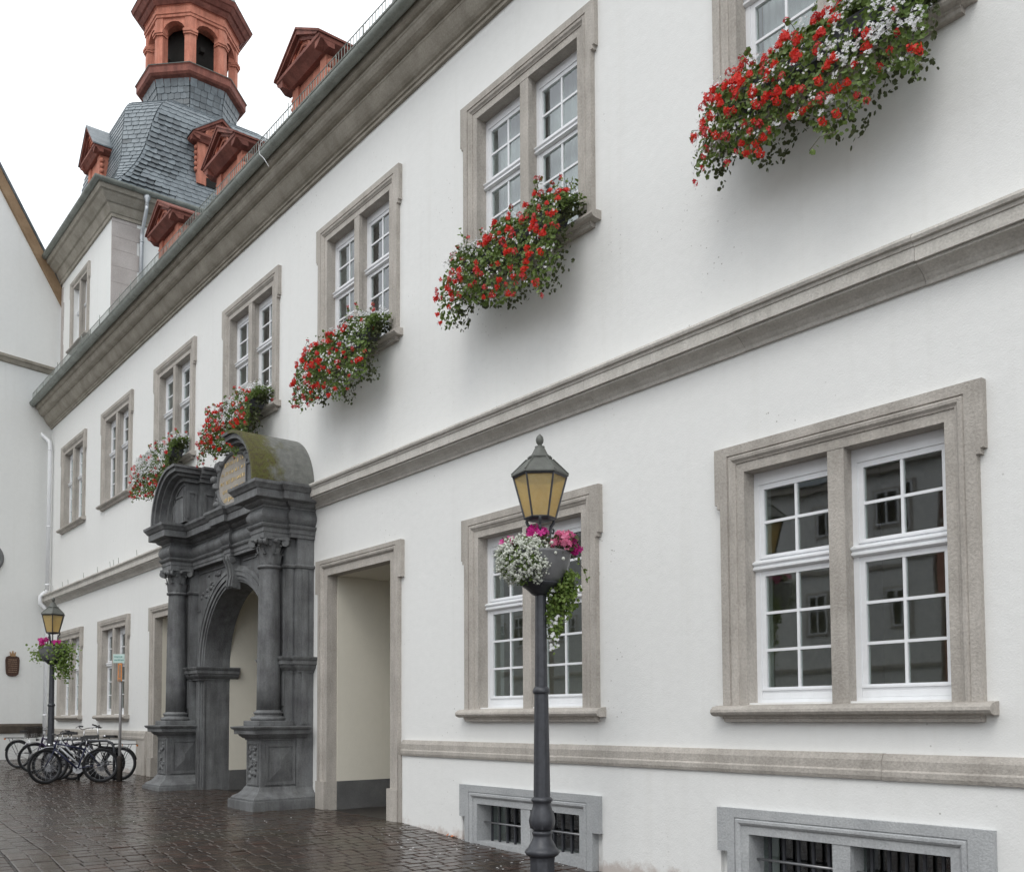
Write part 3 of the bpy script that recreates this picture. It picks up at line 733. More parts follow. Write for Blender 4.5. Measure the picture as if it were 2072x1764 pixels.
# slate bell roof: levels (z, half width, corner cut)
LV = [(14.42,3.22,.02),(14.6,3.16,.10),(14.8,3.09,.19),(15.2,2.94,.29),(15.6,2.83,.39),(16.0,2.77,.48),(16.4,2.72,.54),(16.8,2.67,.60),(17.2,2.61,.68),(17.5,2.52,.74),(17.75,2.38,.78),(17.95,2.18,.80),(18.08,1.95,.80),(18.16,1.65,.80),(18.24,1.38,.76),(18.34,1.24,.72)]
DR = [(18.34,1.24,.72),(18.6,1.20,.70),(18.9,1.21,.71),(19.2,1.26,.738),(19.42,1.33,.78)]
def ring(l, g=0.0):
    z, h, c = l; h = h-g; return [(TC[0]+x, TC[1]+y, z) for x, y in ((h-c,-h),(h,-h+c),(h,h-c),(h-c,h),(-h+c,h),(-h,h-c),(-h,-h+c),(-h+c,-h))]
def shell(levels, g):
    m_ = MB()
    for l in levels: m_.v += ring(l, g)
    for i in range(len(levels)-1):
        for j in range(8): m_.f.append((i*8+j, i*8+(j+1) % 8, (i+1)*8+(j+1) % 8, (i+1)*8+j)); m_.sm.append(False)
    return m_
bell = part('bell_roof', shell(LV, .03), 'slate_dark', tower)
drum = part('lantern_drum', shell(DR, .03), 'slate_dark', tower)
sl = MB(); sl.add([(0,0,0),(1,0,0),(1,1,0),(0,1,0),(0,0,1),(1,0,1),(.86,1,1),(.14,1,1)][:0], [])
def slate_mesh():
    m_ = MB()   # unit slate: x across, y up the slope, z out of the roof; rounded lower edge, thicker at the butt
    pts = [(.02,.14),(.16,.02),(.5,0),(.84,.02),(.98,.14),(.98,1.25),(.02,1.25)]
    n = len(pts); m_.v = [(p[0], p[1], .0) for p in pts]+[(p[0], p[1], 1.0 if p[1] < 1 else .15) for p in pts]
    m_.f = [tuple(n+i for i in range(n))]+[(i, (i+1) % n, n+(i+1) % n, n+i) for i in range(n)]; m_.sm = [False]*len(m_.f)
    return m_
SM = slate_mesh(); slate_me = SM.mesh('slate', 'slate')
def slates(levels, parent, rowh, sw, own_faces, cap):
    rest = MB(); cand = []
    rr = random.Random(11)
    for j in range(8):
        L = [Vector(ring(l)[j]) for l in levels]; R = [Vector(ring(l)[(j+1) % 8]) for l in levels]
        mid = [(a_+b2)/2 for a_, b2 in zip(L, R)]; s = [0]
        for a_, b2 in zip(mid, mid[1:]): s.append(s[-1]+(b2-a_).length)
        nrow = int(s[-1]/rowh)
        def at(arr, t):
            for i in range(len(s)-1):
                if t <= s[i+1]+1e-6: f = (t-s[i])/(s[i+1]-s[i]); return arr[i].lerp(arr[i+1], f)
            return arr[-1]
        for k_ in range(nrow):
            t0, t1 = k_*s[-1]/nrow, (k_+1)*s[-1]/nrow
            a0, b0, a1, b1 = at(L, t0), at(R, t0), at(L, t1), at(R, t1)
            wd = (b0-a0).length; n = max(1, round(wd/sw)); sh = rr.random()*.8
            edges = [0]+[min(max((q+sh*.9)/n, 0), 1) for q in range(0, n)]+[1]
            edges = sorted(set(round(e, 4) for e in edges)); edges = [e for q, e in enumerate(edges) if q in (0, len(edges)-1) or (e > .25/n and e < 1-.25/n)]
            for e0, e1 in zip(edges, edges[1:]):
                p0, p1 = a0.lerp(b0, e0), a0.lerp(b0, e1); q0, q1 = a1.lerp(b1, e0), a1.lerp(b1, e1)
                xv = p1-p0; yv = (q0+q1)/2-(p0+p1)/2; nv = xv.cross(yv); nv.normalize()
                # keep the course line level but let the slate lean a little
                tl = rr.gauss(0, .02)
                m4 = Matrix(((xv.x, yv.x, nv.x*.022, p0.x+nv.x*(.012+rr.random()*.006)), (xv.y, yv.y, nv.y*.022, p0.y+nv.y*.012), (xv.z, yv.z, nv.z*.022, p0.z+nv.z*.012), (0,0,0,1)))
                cen = (p0+q1)/2; view = Vector((0,-7.4,0))-cen; face = nv.dot(view.normalized())
                cand.append((j in own_faces, face*xv.length*yv.length, m4))
    own = sorted([i for i, c in enumerate(cand) if c[0]], key=lambda i: -cand[i][1])[:cap]; own = set(own)
    off = Vector(OFF[parent.name])
    for i, (ok, a_, m4) in enumerate(cand):
        ml = Matrix.Translation(-off) @ m4
        if i in own: inst('slate', slate_me, parent, mat4=ml)
        else: rest.add([m4 @ Vector(v) for v in SM.v], SM.f)
    o = part('slate_field', rest, 'slate', parent); o['kind'] = 'stuff'
slates(LV, bell, .16, .21, (0, 1), 230)
slates(DR, drum, .17, .2, (0, 1), 60)
# dormers on the bell roof
dormer((-29.15, .32), 0, 16.40, tower, ww=.55, ph=.95, depth=1.6, bodyh=1.25, oy=.22)
dormer((TC[0]+2.95, 3.05), 0, 16.62, tower, ww=.62, ph=.75, depth=1.6, axis='x', bodyh=1.3, oy=.2)
# red belfry
def octa(R, z, c=TC): return [(c[0]+R*cos(radians(22.5+45*k_)), c[1]+R*sin(radians(22.5+45*k_)), z) for k_ in range(8)]
def octlathe(prof, name, mat, parent, smooth=False):
    m_ = MB(); m_.lathe([(R, z) for R, z in prof], (TC[0], TC[1], 0), 8, radians(22.5), smooth); return part(name, m_, mat, parent)
octlathe([(1.40,19.36),(1.44,19.40),(1.46,19.46),(1.60,19.50),(1.66,19.56),(1.66,19.74),(1.69,19.78),(1.2,19.82)], 'parapet_ring', 'redd', tower)
octlathe([(1.70,19.782),(1.705,19.80),(1.3,19.84)], 'ring_flashing', 'lead', tower)
for k_ in range(8):
    an = radians(22.5+45*k_); c_, s_ = cos(an), sin(an)
    pm = MB()
    # pier: kite shaped corner pier
    for (r0, z0, z1, wf) in ((1.40,19.8,21.0,.17),(1.45,20.88,20.94,.21),(1.48,20.94,21.02,.225),(1.40,21.02,21.5,.17)):
        pts = []
        for (dr, da) in ((0,0),(-.0,wf),(-.26,wf*.9),(-.30,0),(-.26,-wf*.9),(-.0,-wf)):
            rr_ = r0+dr-abs(da)*.41*(1 if dr == 0 else .5); pts.append((TC[0]+rr_*c_-da*s_, TC[1]+rr_*s_+da*c_))
        pm.prism(pts, z0, z1, 'z')
    part('belfry_pier', pm, 'red', tower)
    # arch panel between this pier and the next
    am = radians(45+45*k_); ap = 1.40*cos(radians(22.5))-.03
    ar = MB(); hw = .36; z0 = 21.02; top_ = 21.5; nn = 8
    outer = [(-hw, top_), (hw, top_)]
    arcp = [(hw*cos(pi*i/nn)*.98, z0+hw*.98*sin(pi*i/nn)*.92) for i in range(nn+1)]
    for i in range(nn):
        (x0, za), (x1, zb2) = arcp[i], arcp[i+1]
        pl = [(x0, za), (x0, top_), (x1, top_), (x1, zb2)]
        vs = []
        for dd in (ap, ap-.2):
            for (u_, zz) in pl: vs.append((TC[0]+dd*cos(am)-u_*sin(am), TC[1]+dd*sin(am)+u_*cos(am), zz))
        ar.add(vs, [(0,1,2,3),(4,5,6,7),(0,1,5,4),(1,2,6,5),(2,3,7,6),(3,0,4,7)])
    part('belfry_arch', ar, 'red', tower)
octlathe([(1.36,21.42),(1.43,21.44),(1.43,21.52),(1.46,21.53),(1.46,21.60),(1.42,21.61),(1.42,21.78),(1.47,21.80)], 'belfry_frieze', 'red', tower)
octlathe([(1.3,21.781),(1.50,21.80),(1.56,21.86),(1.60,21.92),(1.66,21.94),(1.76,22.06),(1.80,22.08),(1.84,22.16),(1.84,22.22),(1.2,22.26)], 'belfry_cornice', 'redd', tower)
octlathe([(1.86,22.20),(1.80,22.27),(1.55,22.42),(1.35,22.75),(1.3,23.2),(1.05,23.7),(.6,24.1),(.25,24.5),(.12,25.2),(.04,26.2)], 'belfry_dome', 'lead', tower)
co_ = MB(); co_.lathe([(.75,19.9),(.75,21.45)], (TC[0],TC[1],0), 16); part('belfry_shade_core', co_, 'void', tower)  # solid near-black core: netting plus the belfry's inner shade put into colour
bc = MB(); bc.box(TC[0]-.9, TC[0]+.9, TC[1]-.07, TC[1]+.07, 20.75, 20.9); bc.box(TC[0]-.07, TC[0]+.07, TC[1]-.9, TC[1]+.9, 20.5, 20.65); part('bell_beam', bc, 'void', tower)  # beams near-black instead of wood: the inner shade is in their colour
bl = MB(); bl.lathe([(.10,.0),(.22,-.05),(.26,-.25),(.30,-.42),(.38,-.55),(.38,-.58)], (TC[0], TC[1], 20.7), 16); part('bell', bl, 'iron', tower)
# grey downpipe on the side face
tp = MB(); px_, py_ = TX1+.10, .95
tp.lathe([(.05,-.34),(.05,-.22),(.10,-.12),(.10,0)], (TX1+.50, py_, 14.40), 10)
tp.tube([(TX1+.50,py_,14.12),(TX1+.48,py_,13.98),(px_+.05,py_,13.5),(px_,py_,13.36),(px_,py_,9.5)], .055, 10)
for z in (13.2, 12.0, 10.8): tp.lathe([(.066,0),(.066,.05)], (px_, py_, z), 10)
part('downpipe', tp, 'zincp', tower)

# ------------------------------------------------------------------ dark stone portal
PX = -16.95
por = root('stone_portal', 'dark basalt baroque portal with twin columns, round arch and broken curved pediment', 'portal', (PX, -.3, -1.46))
def PO(mb): mb.v = [(v[0]+PX, v[1], v[2]) for v in mb.v]; return mb
G0 = -1.60
body = MB(); Rr = 1.5; zc = 1.0; nn = 28; yb = -.30
def arch_block(mb, x0, x1, y0, y1, zbot, ztop, R, zc, nn):
    mb.box(x0, -R, y0, y1, zbot, ztop); mb.box(R, x1, y0, y1, zbot, ztop)
    pts = [(-R*cos(pi*i/nn), zc+R*sin(pi*i/nn)) for i in range(nn+1)]
    for (xa_, za), (xb_, zb2) in zip(pts, pts[1:]):
        mb.prism([(xa_, za), (xb_, zb2), (xb_, ztop), (xa_, ztop)], y0, y1, 'y')
arch_block(body, -2.45, 2.45, yb, .0, G0, 2.96, Rr, zc, nn)
pb = part('portal_body', PO(body), 'basalt', por)
rv = MB()      # soffit and jambs through the wall
pts = [(-Rr, G0)]+[(-Rr*cos(pi*i/nn), zc+Rr*sin(pi*i/nn)) for i in range(nn+1)]+[(Rr, G0)]
po_ = [(-Rr-.02, G0)]+[(-(Rr+.02)*cos(pi*i/nn), zc+(Rr+.02)*sin(pi*i/nn)) for i in range(nn+1)]+[(Rr+.02, G0)]
for i in range(len(pts)-1): rv.prism([pts[i], pts[i+1], po_[i+1], po_[i]], .001, .183, 'y')
part('arch_reveal', PO(rv), 'basalt', por)
sp_ = MB()     # wall filling behind the arch corners
for i in range(nn):
    a_ = (-(Rr+.02)*cos(pi*i/nn), zc+(Rr+.02)*sin(pi*i/nn)); b2 = (-(Rr+.02)*cos(pi*(i+1)/nn), zc+(Rr+.02)*sin(pi*(i+1)/nn)); sp_.prism([a_, b2, (b2[0], 2.95), (a_[0], 2.95)], .10, .183, 'y')
part('arch_backing', PO(sp_), 'cream', por)
# archivolt rings
av = MB()
for (r0, r1, yy) in ((1.5,1.545,-.335),(1.545,1.60,-.36),(1.60,1.615,-.345),(1.615,1.70,-.385),(1.70,1.73,-.40),(1.73,1.80,-.37)):
    m_ = 36
    for i in range(m_):
        t0, t1 = pi*i/m_, pi*(i+1)/m_
        av.prism([(r0*cos(t0), zc+r0*sin(t0)), (r1*cos(t0), zc+r1*sin(t0)), (r1*cos(t1), zc+r1*sin(t1)), (r0*cos(t1), zc+r0*sin(t1))], yy, -.29, 'y')
    for s in (-1, 1): av.box(s*r0, s*r1, yy, -.29, G0, zc)
part('archivolt', PO(av), 'basalt', por)
ks = MB()     # scrolled keystone
kp = [(-.30,2.36),(-.43,2.37),(-.47,2.41),(-.46,2.50),(-.44,2.60),(-.455,2.72),(-.49,2.82),(-.53,2.90),(-.52,2.955),(-.30,2.957)]
ks.prism(kp, -.13, .13, 'x'); ks.prism([(y-.025, z) for y, z in kp], -.09, -.05, 'x'); ks.prism([(y-.025, z) for y, z in kp], .05, .09, 'x')
for s in (-1, 1): ks.tube([(s*.15,-.46,2.89),(s*.10,-.46,2.89)], .06, 10); ks.tube([(s*.15,-.42,2.42),(s*.10,-.42,2.42)], .05, 10)
part('keystone', PO(ks), 'basalt', por)
# spandrel relief
rl = MB(); rr = random.Random(2)
for s in (-1, 1):
    for q in range(26):
        t = rr.uniform(.62, 1.2); R_ = rr.uniform(1.86, 2.25); x, z = s*R_*cos(t), zc+R_*sin(t)
        if abs(x) < 1.85 and z < 2.80: rl.ell((x, -.305, z), (rr.uniform(.03,.07), .025, rr.uniform(.02,.05)), 6, 4, rot=Matrix.Rotation(rr.uniform(0, 3), 3, 'Y'))
    rl.box(s*.28, s*1.85, -.325, -.29, 2.86, 2.885)
part('spandrel_relief', PO(rl), 'basalt', por)['kind'] = 'stuff'
# pilasters, imposts
for s in (-1, 1):
    pm = MB(); pm.box(s*1.95, s*2.35, -.45, -.29, -.25, 2.96); pm.box(s*2.02, s*2.28, -.468, -.44, .2, 2.5); pm.box(s*2.44, s*2.475, -.22, -.12, -.1, 2.45); pm.box(s*2.34, s*2.372, -.43, -.34, -.1, 2.45)
    for z in (2.12, .55): pm.box(s*1.80, s*1.94, -.318, -.29, z, z+.035)
    pm.sweep([(0,2.46),(.03,2.47),(.04,2.50),(.02,2.53),(0,2.53)], [(1.95,-.3),(1.95,-.45),(2.35,-.45),(2.35,-.3),(2.45,-.3),(2.45,0)] if s > 0 else [(-2.45,0),(-2.45,-.3),(-2.35,-.3),(-2.35,-.45),(-1.95,-.45),(-1.95,-.3)])
    part('pilaster', PO(pm), 'basalt', por)
    im = MB(); ip = [(0,.74),(.012,.745),(.015,.775),(.03,.78),(.05,.80),(.075,.83),(.08,.87),(.105,.875),(.105,.94),(.12,.95),(.135,.985),(.135,1.0),(0,1.01)]
    path = [(1.5,.35),(1.5,-.41),(1.86,-.41),(1.86,-.3),(1.95,-.3),(1.95,-.45),(2.35,-.45),(2.35,-.3),(2.46,-.3),(2.46,0)]
    if s < 0: path = [(-x, y) for x, y in path][::-1]
    im.sweep(ip, path); part('impost', PO(im), 'basalt', por)
# pedestals, columns, capitals
def leafm(mb, c, an, r, w, h, curl, base):
    ca, sa = cos(an), sin(an)
    rows = [(0,0,w*.8),(h*.45,.012,w),(h*.8,curl*.45,w*.8),(h,curl,w*.45),(h*.93,curl*1.35,w*.15)]
    vs = []
    for (dz, dr, ww) in rows:
        for u in (-1, -.45, 0, .45, 1):
            rad = r+dr+(.012 if u == 0 else (.0 if abs(u) < .9 else -.012)); x, y = rad, u*ww/2
            vs.append((c[0]+x*ca-y*sa, c[1]+x*sa+y*ca, base+dz))
    mb.add(vs, [(i*5+j, i*5+j+1, (i+1)*5+j+1, (i+1)*5+j) for i in range(4) for j in range(4)], True)
for s in (-1, 1):
    x0, x1 = (1.88, 2.42) if s > 0 else (-2.42, -1.88)
    cx_, cy_ = s*2.15, -.655
    pd = MB(); pd.bbox(x0, x1, -.91, -.0, -1.12, -.33, .006)
    ped = part('pedestal', PO(pd), 'basalt', por)
    bs = MB(); pth = [(x0,0),(x0,-.91),(x1,-.91),(x1,0)]
    bs.sweep([(.01,-1.10),(.03,-1.13),(.05,-1.17),(.10,-1.22),(.16,-1.25),(.185,-1.28),(.185,-1.30),(.0,-1.30)], pth)
    bs.sweep([(0,-1.303),(.215,-1.303),(.22,-1.32),(.22,-1.8),(0,-1.8)], pth)
    part('pedestal_base', PO(bs), 'basalt', ped)
    cp = MB(); cp.sweep([(0,-.36),(.015,-.355),(.02,-.33),(.05,-.32),(.09,-.285),(.10,-.26),(.15,-.255),(.155,-.19),(.18,-.18),(.20,-.15),(.20,-.135),(0,-.12)], pth[:1] and [(x0,-.12),(x0,-.91),(x1,-.91),(x1,-.12)]); part('pedestal_cap', PO(cp), 'basalt', ped)
    pn = MB()    # pyramidal panel on the side, carved strip on the front
    xs_ = x1 if True else x0
    yA, yB, zA, zB = -.78, -.36, -1.02, -.46
    for (a0, a1, b0, b1) in ((yA-.05, yA, zA-.05, zB+.05), (yB, yB+.05, zA-.05, zB+.05), (yA, yB, zB, zB+.05), (yA, yB, zA-.05, zA)): pn.box(x1, x1+.022, a0, a1, b0, b1)
    pn.add([(x1+.002,yA,zA),(x1+.002,yB,zA),(x1+.002,yB,zB),(x1+.002,yA,zB),(x1+.045,(yA+yB)/2,(zA+zB)/2+.05),(x1+.045,(yA+yB)/2,(zA+zB)/2-.05)], [(0,1,5),(1,2,4,5),(2,3,4),(3,0,5,4)])
    part('side_panel', PO(pn), 'basalt', ped)
    fr = MB(); rr = random.Random(20+s)
    for (a0, a1, b0, b1) in ((x0+.06,x0+.085,-1.05,-.42),(x1-.085,x1-.06,-1.05,-.42),(x0+.06,x1-.06,-.42,-.395),(x0+.06,x1-.06,-1.075,-1.05)): fr.box(a0, a1, -.927, -.905, b0, b1)
    for q in range(24):
        fr.ell((x0+.27+rr.uniform(-.13,.13), -.912, rr.uniform(-1.0,-.46)), (rr.uniform(.02,.06), .03, rr.uniform(.02,.05)), 6, 4, rot=Matrix.Rotation(rr.uniform(0,3),3,'Y'))
    part('carved_strip', PO(fr), 'basalt', ped)
    cb = MB(); cb.bbox(cx_-.30, cx_+.30, cy_-.30, cy_+.30, -.125, -.04, .008)
    cb.lathe([(.27,-.04),(.285,-.02),(.285,.0),(.27,.02),(.225,.03),(.215,.05),(.225,.065),(.24,.08),(.235,.10),(.205,.11),(.195,.13)], (cx_, cy_, 0), 28)
    sh = MB(); sh.lathe([(.19,.13),(.188,.6),(.183,1.3),(.173,2.0),(.162,2.44),(.163,2.46)], (cx_, cy_, 0), 32)
    col_ = part('column', PO(sh), 'basalt', por); part('column_base', PO(cb), 'basalt', col_)
    ca_ = MB(); ca_.lathe([(.165,2.44),(.195,2.45),(.20,2.475),(.19,2.495),(.165,2.50),(.165,2.62),(.175,2.75),(.20,2.86),(.235,2.90),(.20,2.91)], (cx_, cy_, 0), 24)
    for q in range(8): leafm(ca_, (cx_, cy_), q*pi/4, .168, .13, .18, .055, 2.50)
    for q in range(8): leafm(ca_, (cx_, cy_), q*pi/4+pi/8, .17, .13, .30, .07, 2.52)
    for q in range(4):
        an = pi/4+q*pi/2
        for dd in (-.035, .035):
            c0 = Vector((cx_+.285*cos(an)-dd*sin(an), cy_+.285*sin(an)+dd*cos(an), 2.865)); ax = Vector((-sin(an), cos(an), 0))
            ca_.tube([c0-ax*.03, c0+ax*.03], .062, 10)
    for q in range(4): ca_.ell((cx_+.23*cos(q*pi/2), cy_+.23*sin(q*pi/2), 2.885), (.045,.045,.04), 8, 5)
    ab = []
    for q in range(4):
        an = pi/4+q*pi/2; an2 = an+pi/4
        ab += [(cx_+.35*cos(an-.09), cy_+.35*sin(an-.09)), (cx_+.35*cos(an+.09), cy_+.35*sin(an+.09)), (cx_+.235*cos(an2), cy_+.235*sin(an2))]
    ca_.prism(ab, 2.905, 2.955, 'z'); part('capital', PO(ca_), 'basalt', col_)
# entablature
path = [(-2.48,0),(-2.48,-.44),(-2.40,-.44),(-2.40,-.87),(-1.90,-.87),(-1.90,-.44),(-.14,-.44),(-.14,-.50),(.14,-.50),(.14,-.44),(1.90,-.44),(1.90,-.87),(2.40,-.87),(2.40,-.44),(2.48,-.44),(2.48,0)]
ar_ = MB(); ar_.sweep([(-.4,2.957),(0,2.957),(0,3.02),(.012,3.02),(.012,3.085),(.02,3.09),(.045,3.115),(.055,3.14),(.055,3.155),(-.4,3.165)], path, cap=False); part('architrave', PO(ar_), 'basalt', por)
fz = MB(); fz.sweep([(-.4,3.16),(.0,3.16)]+[(.065*sin(pi*i/8), 3.16+.26*i/8) for i in range(1, 8)]+[(0,3.42),(-.4,3.42)], path, cap=False, smooth=False); part('frieze', PO(fz), 'basalt', por)
co = MB(); co.sweep([(-.4,3.421),(.01,3.421),(.02,3.45),(.05,3.46),(.09,3.49),(.10,3.515),(.20,3.53),(.215,3.54),(.215,3.66),(.235,3.67),(.26,3.71),(.29,3.745),(.295,3.79),(-.4,3.83)], path, cap=False); part('cornice', PO(co), 'basalt', por)
cv = MB(); cv.box(-2.4,2.4,-.6,.0,3.79,3.822); cv.box(1.75,2.55,-1.05,-.0,3.79,3.824); cv.box(-2.55,-1.75,-1.05,0,3.79,3.824); part('cornice_cover', PO(cv), 'basalt', por)
# broken curved pediment: two quarter round hoods
def moss_mat():
    m, nt, b = newmat('mossy_basalt'); p = posn(nt)
    n1 = noise(nt, p, 3.0, 6, 0.65); n2 = noise(nt, p, 14, 6, 0.75); n3 = noise(nt, p, 9, 5)
    col = ramp(nt, n3, [(0.3, (0.13, 0.135, 0.125)), (0.7, (0.21, 0.21, 0.195))])
    ms = ramp(nt, n2, [(0.25, (0.03, 0.034, 0.006)), (0.45, (0.10, 0.10, 0.014)), (0.6, (0.06, 0.042, 0.014)), (0.75, (0.16, 0.165, 0.035))])
    sep = N(nt, 'ShaderNodeSeparateXYZ'); nt.links.new(p, sep.inputs[0])
    f = mathn(nt, 'ADD', n1, mathn(nt, 'MULTIPLY', mathn(nt, 'ADD', sep.outputs[1], 0.62), -0.75))
    nt.links.new(mix(nt, ramp(nt, f, [(0.42, 0), (0.62, 1)]), col, ms), b.inputs['Base Color'])
    b.inputs['Roughness'].default_value = 0.6; bump(nt, b, mathn(nt, 'ADD', n2, n1), 0.9, 0.03); return m
M['moss'] = moss_mat()
for s in (-1, 1):
    hx, hz, R1 = s*1.42, 3.81, 1.03
    def ringseg(mb, r0, r1, y0, y1, m_=16, t_0=0.0, t_1=pi/2):
        for i in range(m_):
            t0, t1 = t_0+(t_1-t_0)*i/m_, t_0+(t_1-t_0)*(i+1)/m_
            mb.prism([(hx+s*r0*cos(t0), hz+r0*sin(t0)), (hx+s*r1*cos(t0), hz+r1*sin(t0)), (hx+s*r1*cos(t1), hz+r1*sin(t1)), (hx+s*r0*cos(t1), hz+r0*sin(t1))], y0, y1, 'y')
    hd = MB(); ringseg(hd, R1-.05, R1, -1.10, 0)
    h_ = part('pediment_hood', PO(hd), 'moss' if s > 0 else 'basalt', por)
    un = MB(); ringseg(un, R1-.13, R1-.05, -1.06, 0); ringseg(un, R1-.19, R1-.13, -.98, 0); ringseg(un, R1-.27, R1-.19, -.86, 0); ringseg(un, R1-.33, R1-.27, -.80, 0)
    part('hood_moulding', PO(un), 'basalt', h_)
    ty = MB(); m_ = 14; r_ = R1-.33
    ty.prism([(hx, hz)]+[(hx+s*r_*cos(pi/2*i/m_), hz+r_*sin(pi/2*i/m_)) for i in range(m_+1)], -.78, 0, 'y')
    fx0, fx1 = hx+s*.05, hx+s*.62
    for (a0, a1, b0, b1) in ((hx+s*.04,hx+s*.08,hz+.03,hz+.6),(hx+s*.56,hx+s*.60,hz+.03,hz+.5),(hx+s*.08,hx+s*.56,hz+.5,hz+.54)): ty.box(a0, a1, -.80, -.76, b0, b1)
    part('tympanum', PO(ty), 'basalt', h_)
    sd_ = MB(); 
    for (ext, za_, zb_, yf) in ((.25, R1-.05, R1-.001, -1.099), (.21, R1-.13, R1-.051, -1.059), (.14, R1-.19, R1-.131, -.979), (.07, R1-.27, R1-.191, -.859)):
        sd_.box(hx+s*.001, hx-s*ext, yf, -.56, hz+za_, hz+zb_); sd_.box(hx+s*.001, hx-s*(ext+.12), -.56, 0, hz+za_+.002, hz+zb_+.002)
    sd_.box(hx+s*.001, hx-s*.12, -.52, 0, hz+.015, hz+R1-.272)
    for (ya, yb2, za_, zb_) in ((-.74,-.70,.06,.60),(-.60,-.56,.06,.60),(-.70,-.60,.56,.60)): sd_.box(hx, hx-s*.025, ya, yb2, hz+za_, hz+zb_)
    for (ya, yb2, za_, zb_) in ((-.46,-.41,.08,.58),(-.12,-.07,.08,.58),(-.41,-.12,.53,.58),(-.41,-.12,.08,.13)): sd_.box(hx-s*.12, hx-s*.145, ya, yb2, hz+za_, hz+zb_)
    0 and None; part('hood_block', PO(sd_), 'basalt', h_)
# cartouche with inscription
M['pale'] = stone('pale_inscribed_stone', (0.33, 0.30, 0.265), (0.42, 0.385, 0.34), 4, 0.7, 0.3)
M['gold'] = plain('worn_gilding', (0.62, 0.46, 0.22), 0.4, 0.6)
ca = MB(); m_ = 40; ccx, ccz, aa, bb = .05, 4.38, .72, .50
ca.prism([(ccx+aa*cos(2*pi*i/m_), ccz+bb*sin(2*pi*i/m_)) for i in range(m_)], -.42, -.20, 'y'); crt = part('cartouche', PO(ca), 'pale', por)
rim = MB(); rim.tube([(ccx+(aa+.01)*cos(2*pi*i/m_), -.40, ccz+(bb+.01)*sin(2*pi*i/m_)) for i in range(m_)], .055, 8, closed=True)
part('cartouche_rim', PO(rim), 'basalt', crt)
sc_ = MB(); rr = random.Random(9)
for q in range(46):
    t = rr.uniform(pi*.72, pi*2.15); R_ = rr.uniform(1.04, 1.26)
    x, z = ccx+aa*R_*cos(t), ccz+bb*R_*sin(t)
    if z > 3.86: sc_.ell((x, -.36+rr.uniform(-.08,.05), z), (rr.uniform(.05,.11), .09, rr.uniform(.04,.09)), 8, 5, rot=Matrix.Rotation(rr.uniform(0,3),3,'Y'))
for (x, z, r_) in ((-.68,4.75,.12),(.80,4.75,.12),(-.78,4.12,.13),(.84,4.08,.12),(0.05,4.93,.12),(-.5,3.94,.11),(.45,3.92,.1)):
    sc_.tube([(x+r_*(1-q/22)*cos(q*.6), -.40, z+r_*(1-q/22)*sin(q*.6)) for q in range(20)], .03, 6)
part('cartouche_scrolls', PO(sc_), 'basalt', crt)['kind'] = 'stuff'
ins = MB()
for row in range(5):
    z = ccz+.34-row*.165; hwid = aa*sqrt(max(0, 1-((z-ccz)/bb)**2))-.13; x = -hwid
    while x < hwid:
        h = rr.uniform(.045,.085); k_ = rr.random()
        if k_ > .12:
            ins.box(ccx+x, ccx+x+.013, -.428, -.415, z-h/2, z+h/2)
            if k_ > .55: ins.box(ccx+x+.013, ccx+x+.045, -.428, -.415, z+(h/2-.012)*rr.choice((-1,1)), z+(h/2)*rr.choice((-1,0.2,1)))
        x += rr.uniform(.05,.085)
part('inscription', PO(ins), 'gold', crt)['kind'] = 'stuff'
# low threshold slab
0 and MB().box(-1.9,1.9,-.9,.3,-1.8,gz(PX)-.002+.012)

# ------------------------------------------------------------------ neighbouring gabled house on the left
ND = Vector((.258,-.963,0)).normalized(); NN = Vector((.963,.258,0)).normalized()      # along the wall; out of the wall
NC = Vector((-32.3, 0.0, 0))
ng = root('gabled_house', 'pale plastered house with steep gable and brown verge board beside the tower', 'house', (-32.3, -.1, -1.2))
def NT(mb):   # (s along wall, o outwards, z)
    mb.v = [tuple(NC+ND*v[0]+NN*v[1]+Vector((0,0,v[2]))) for v in mb.v]; return mb
A0, A1, AP = 13.52, 1.51, 3.0
gw = MB(); gw.prism([(-.25,-3),(-.25,A0-.3),(0,A0),(AP,A0+AP*A1),(2*AP,A0),(2*AP,-3)], -.5, 0, 'y')
part('gable_wall', NT(gw), 'plaster2', ng)
hb = MB(); hb.prism([(.0,-3),(.0,A0-.1),(AP,A0+AP*A1-.1),(2*AP,A0-.1),(2*AP,-3)], -10, -.501, 'y'); part('house_body', NT(hb), 'plaster2', ng)
vb = MB()
for (sa, sb) in ((-.25, AP), (2*AP+.25, AP)):
    za = A0+(-.25)*A1; zb2 = A0+AP*A1
    vb.prism([(sa,za-.12),(sa,za+.42),(sb,zb2+.42),(sb,zb2-.12)], -.02, .10, 'y')
part('verge_board', NT(vb), 'wood', ng)
vr = MB()
for (sa, sb) in ((-.3, AP), (2*AP+.3, AP)): vr.prism([(sa,A0-.3*A1+.43),(sa,A0-.3*A1+.55),(sb,A0+AP*A1+.55),(sb,A0+AP*A1+.43)], -10, .13, 'y')
part('roof', NT(vr), 'slate', ng)
nb = MB(); nb.prism([(0,10.78),(.06,10.80),(.11,10.9),(.15,10.92),(.16,11.0),(.0,11.06)], 0.02, 2*AP, 'x'); nb = part('string_course', NT(nb), 'sandw', ng)
M['wood_d'] = stone('dark_stained_stone', (0.06, 0.05, 0.04), (0.12, 0.10, 0.08), 3)
npb = MB(); npb.prism([(0,-.42),(.05,-.42),(.06,-.36),(.06,-.2),(.0,-.13)], 0.02, 2*AP, 'x'); part('plinth_band', NT(npb), 'wood_d', ng)
ov = MB(); m_ = 30
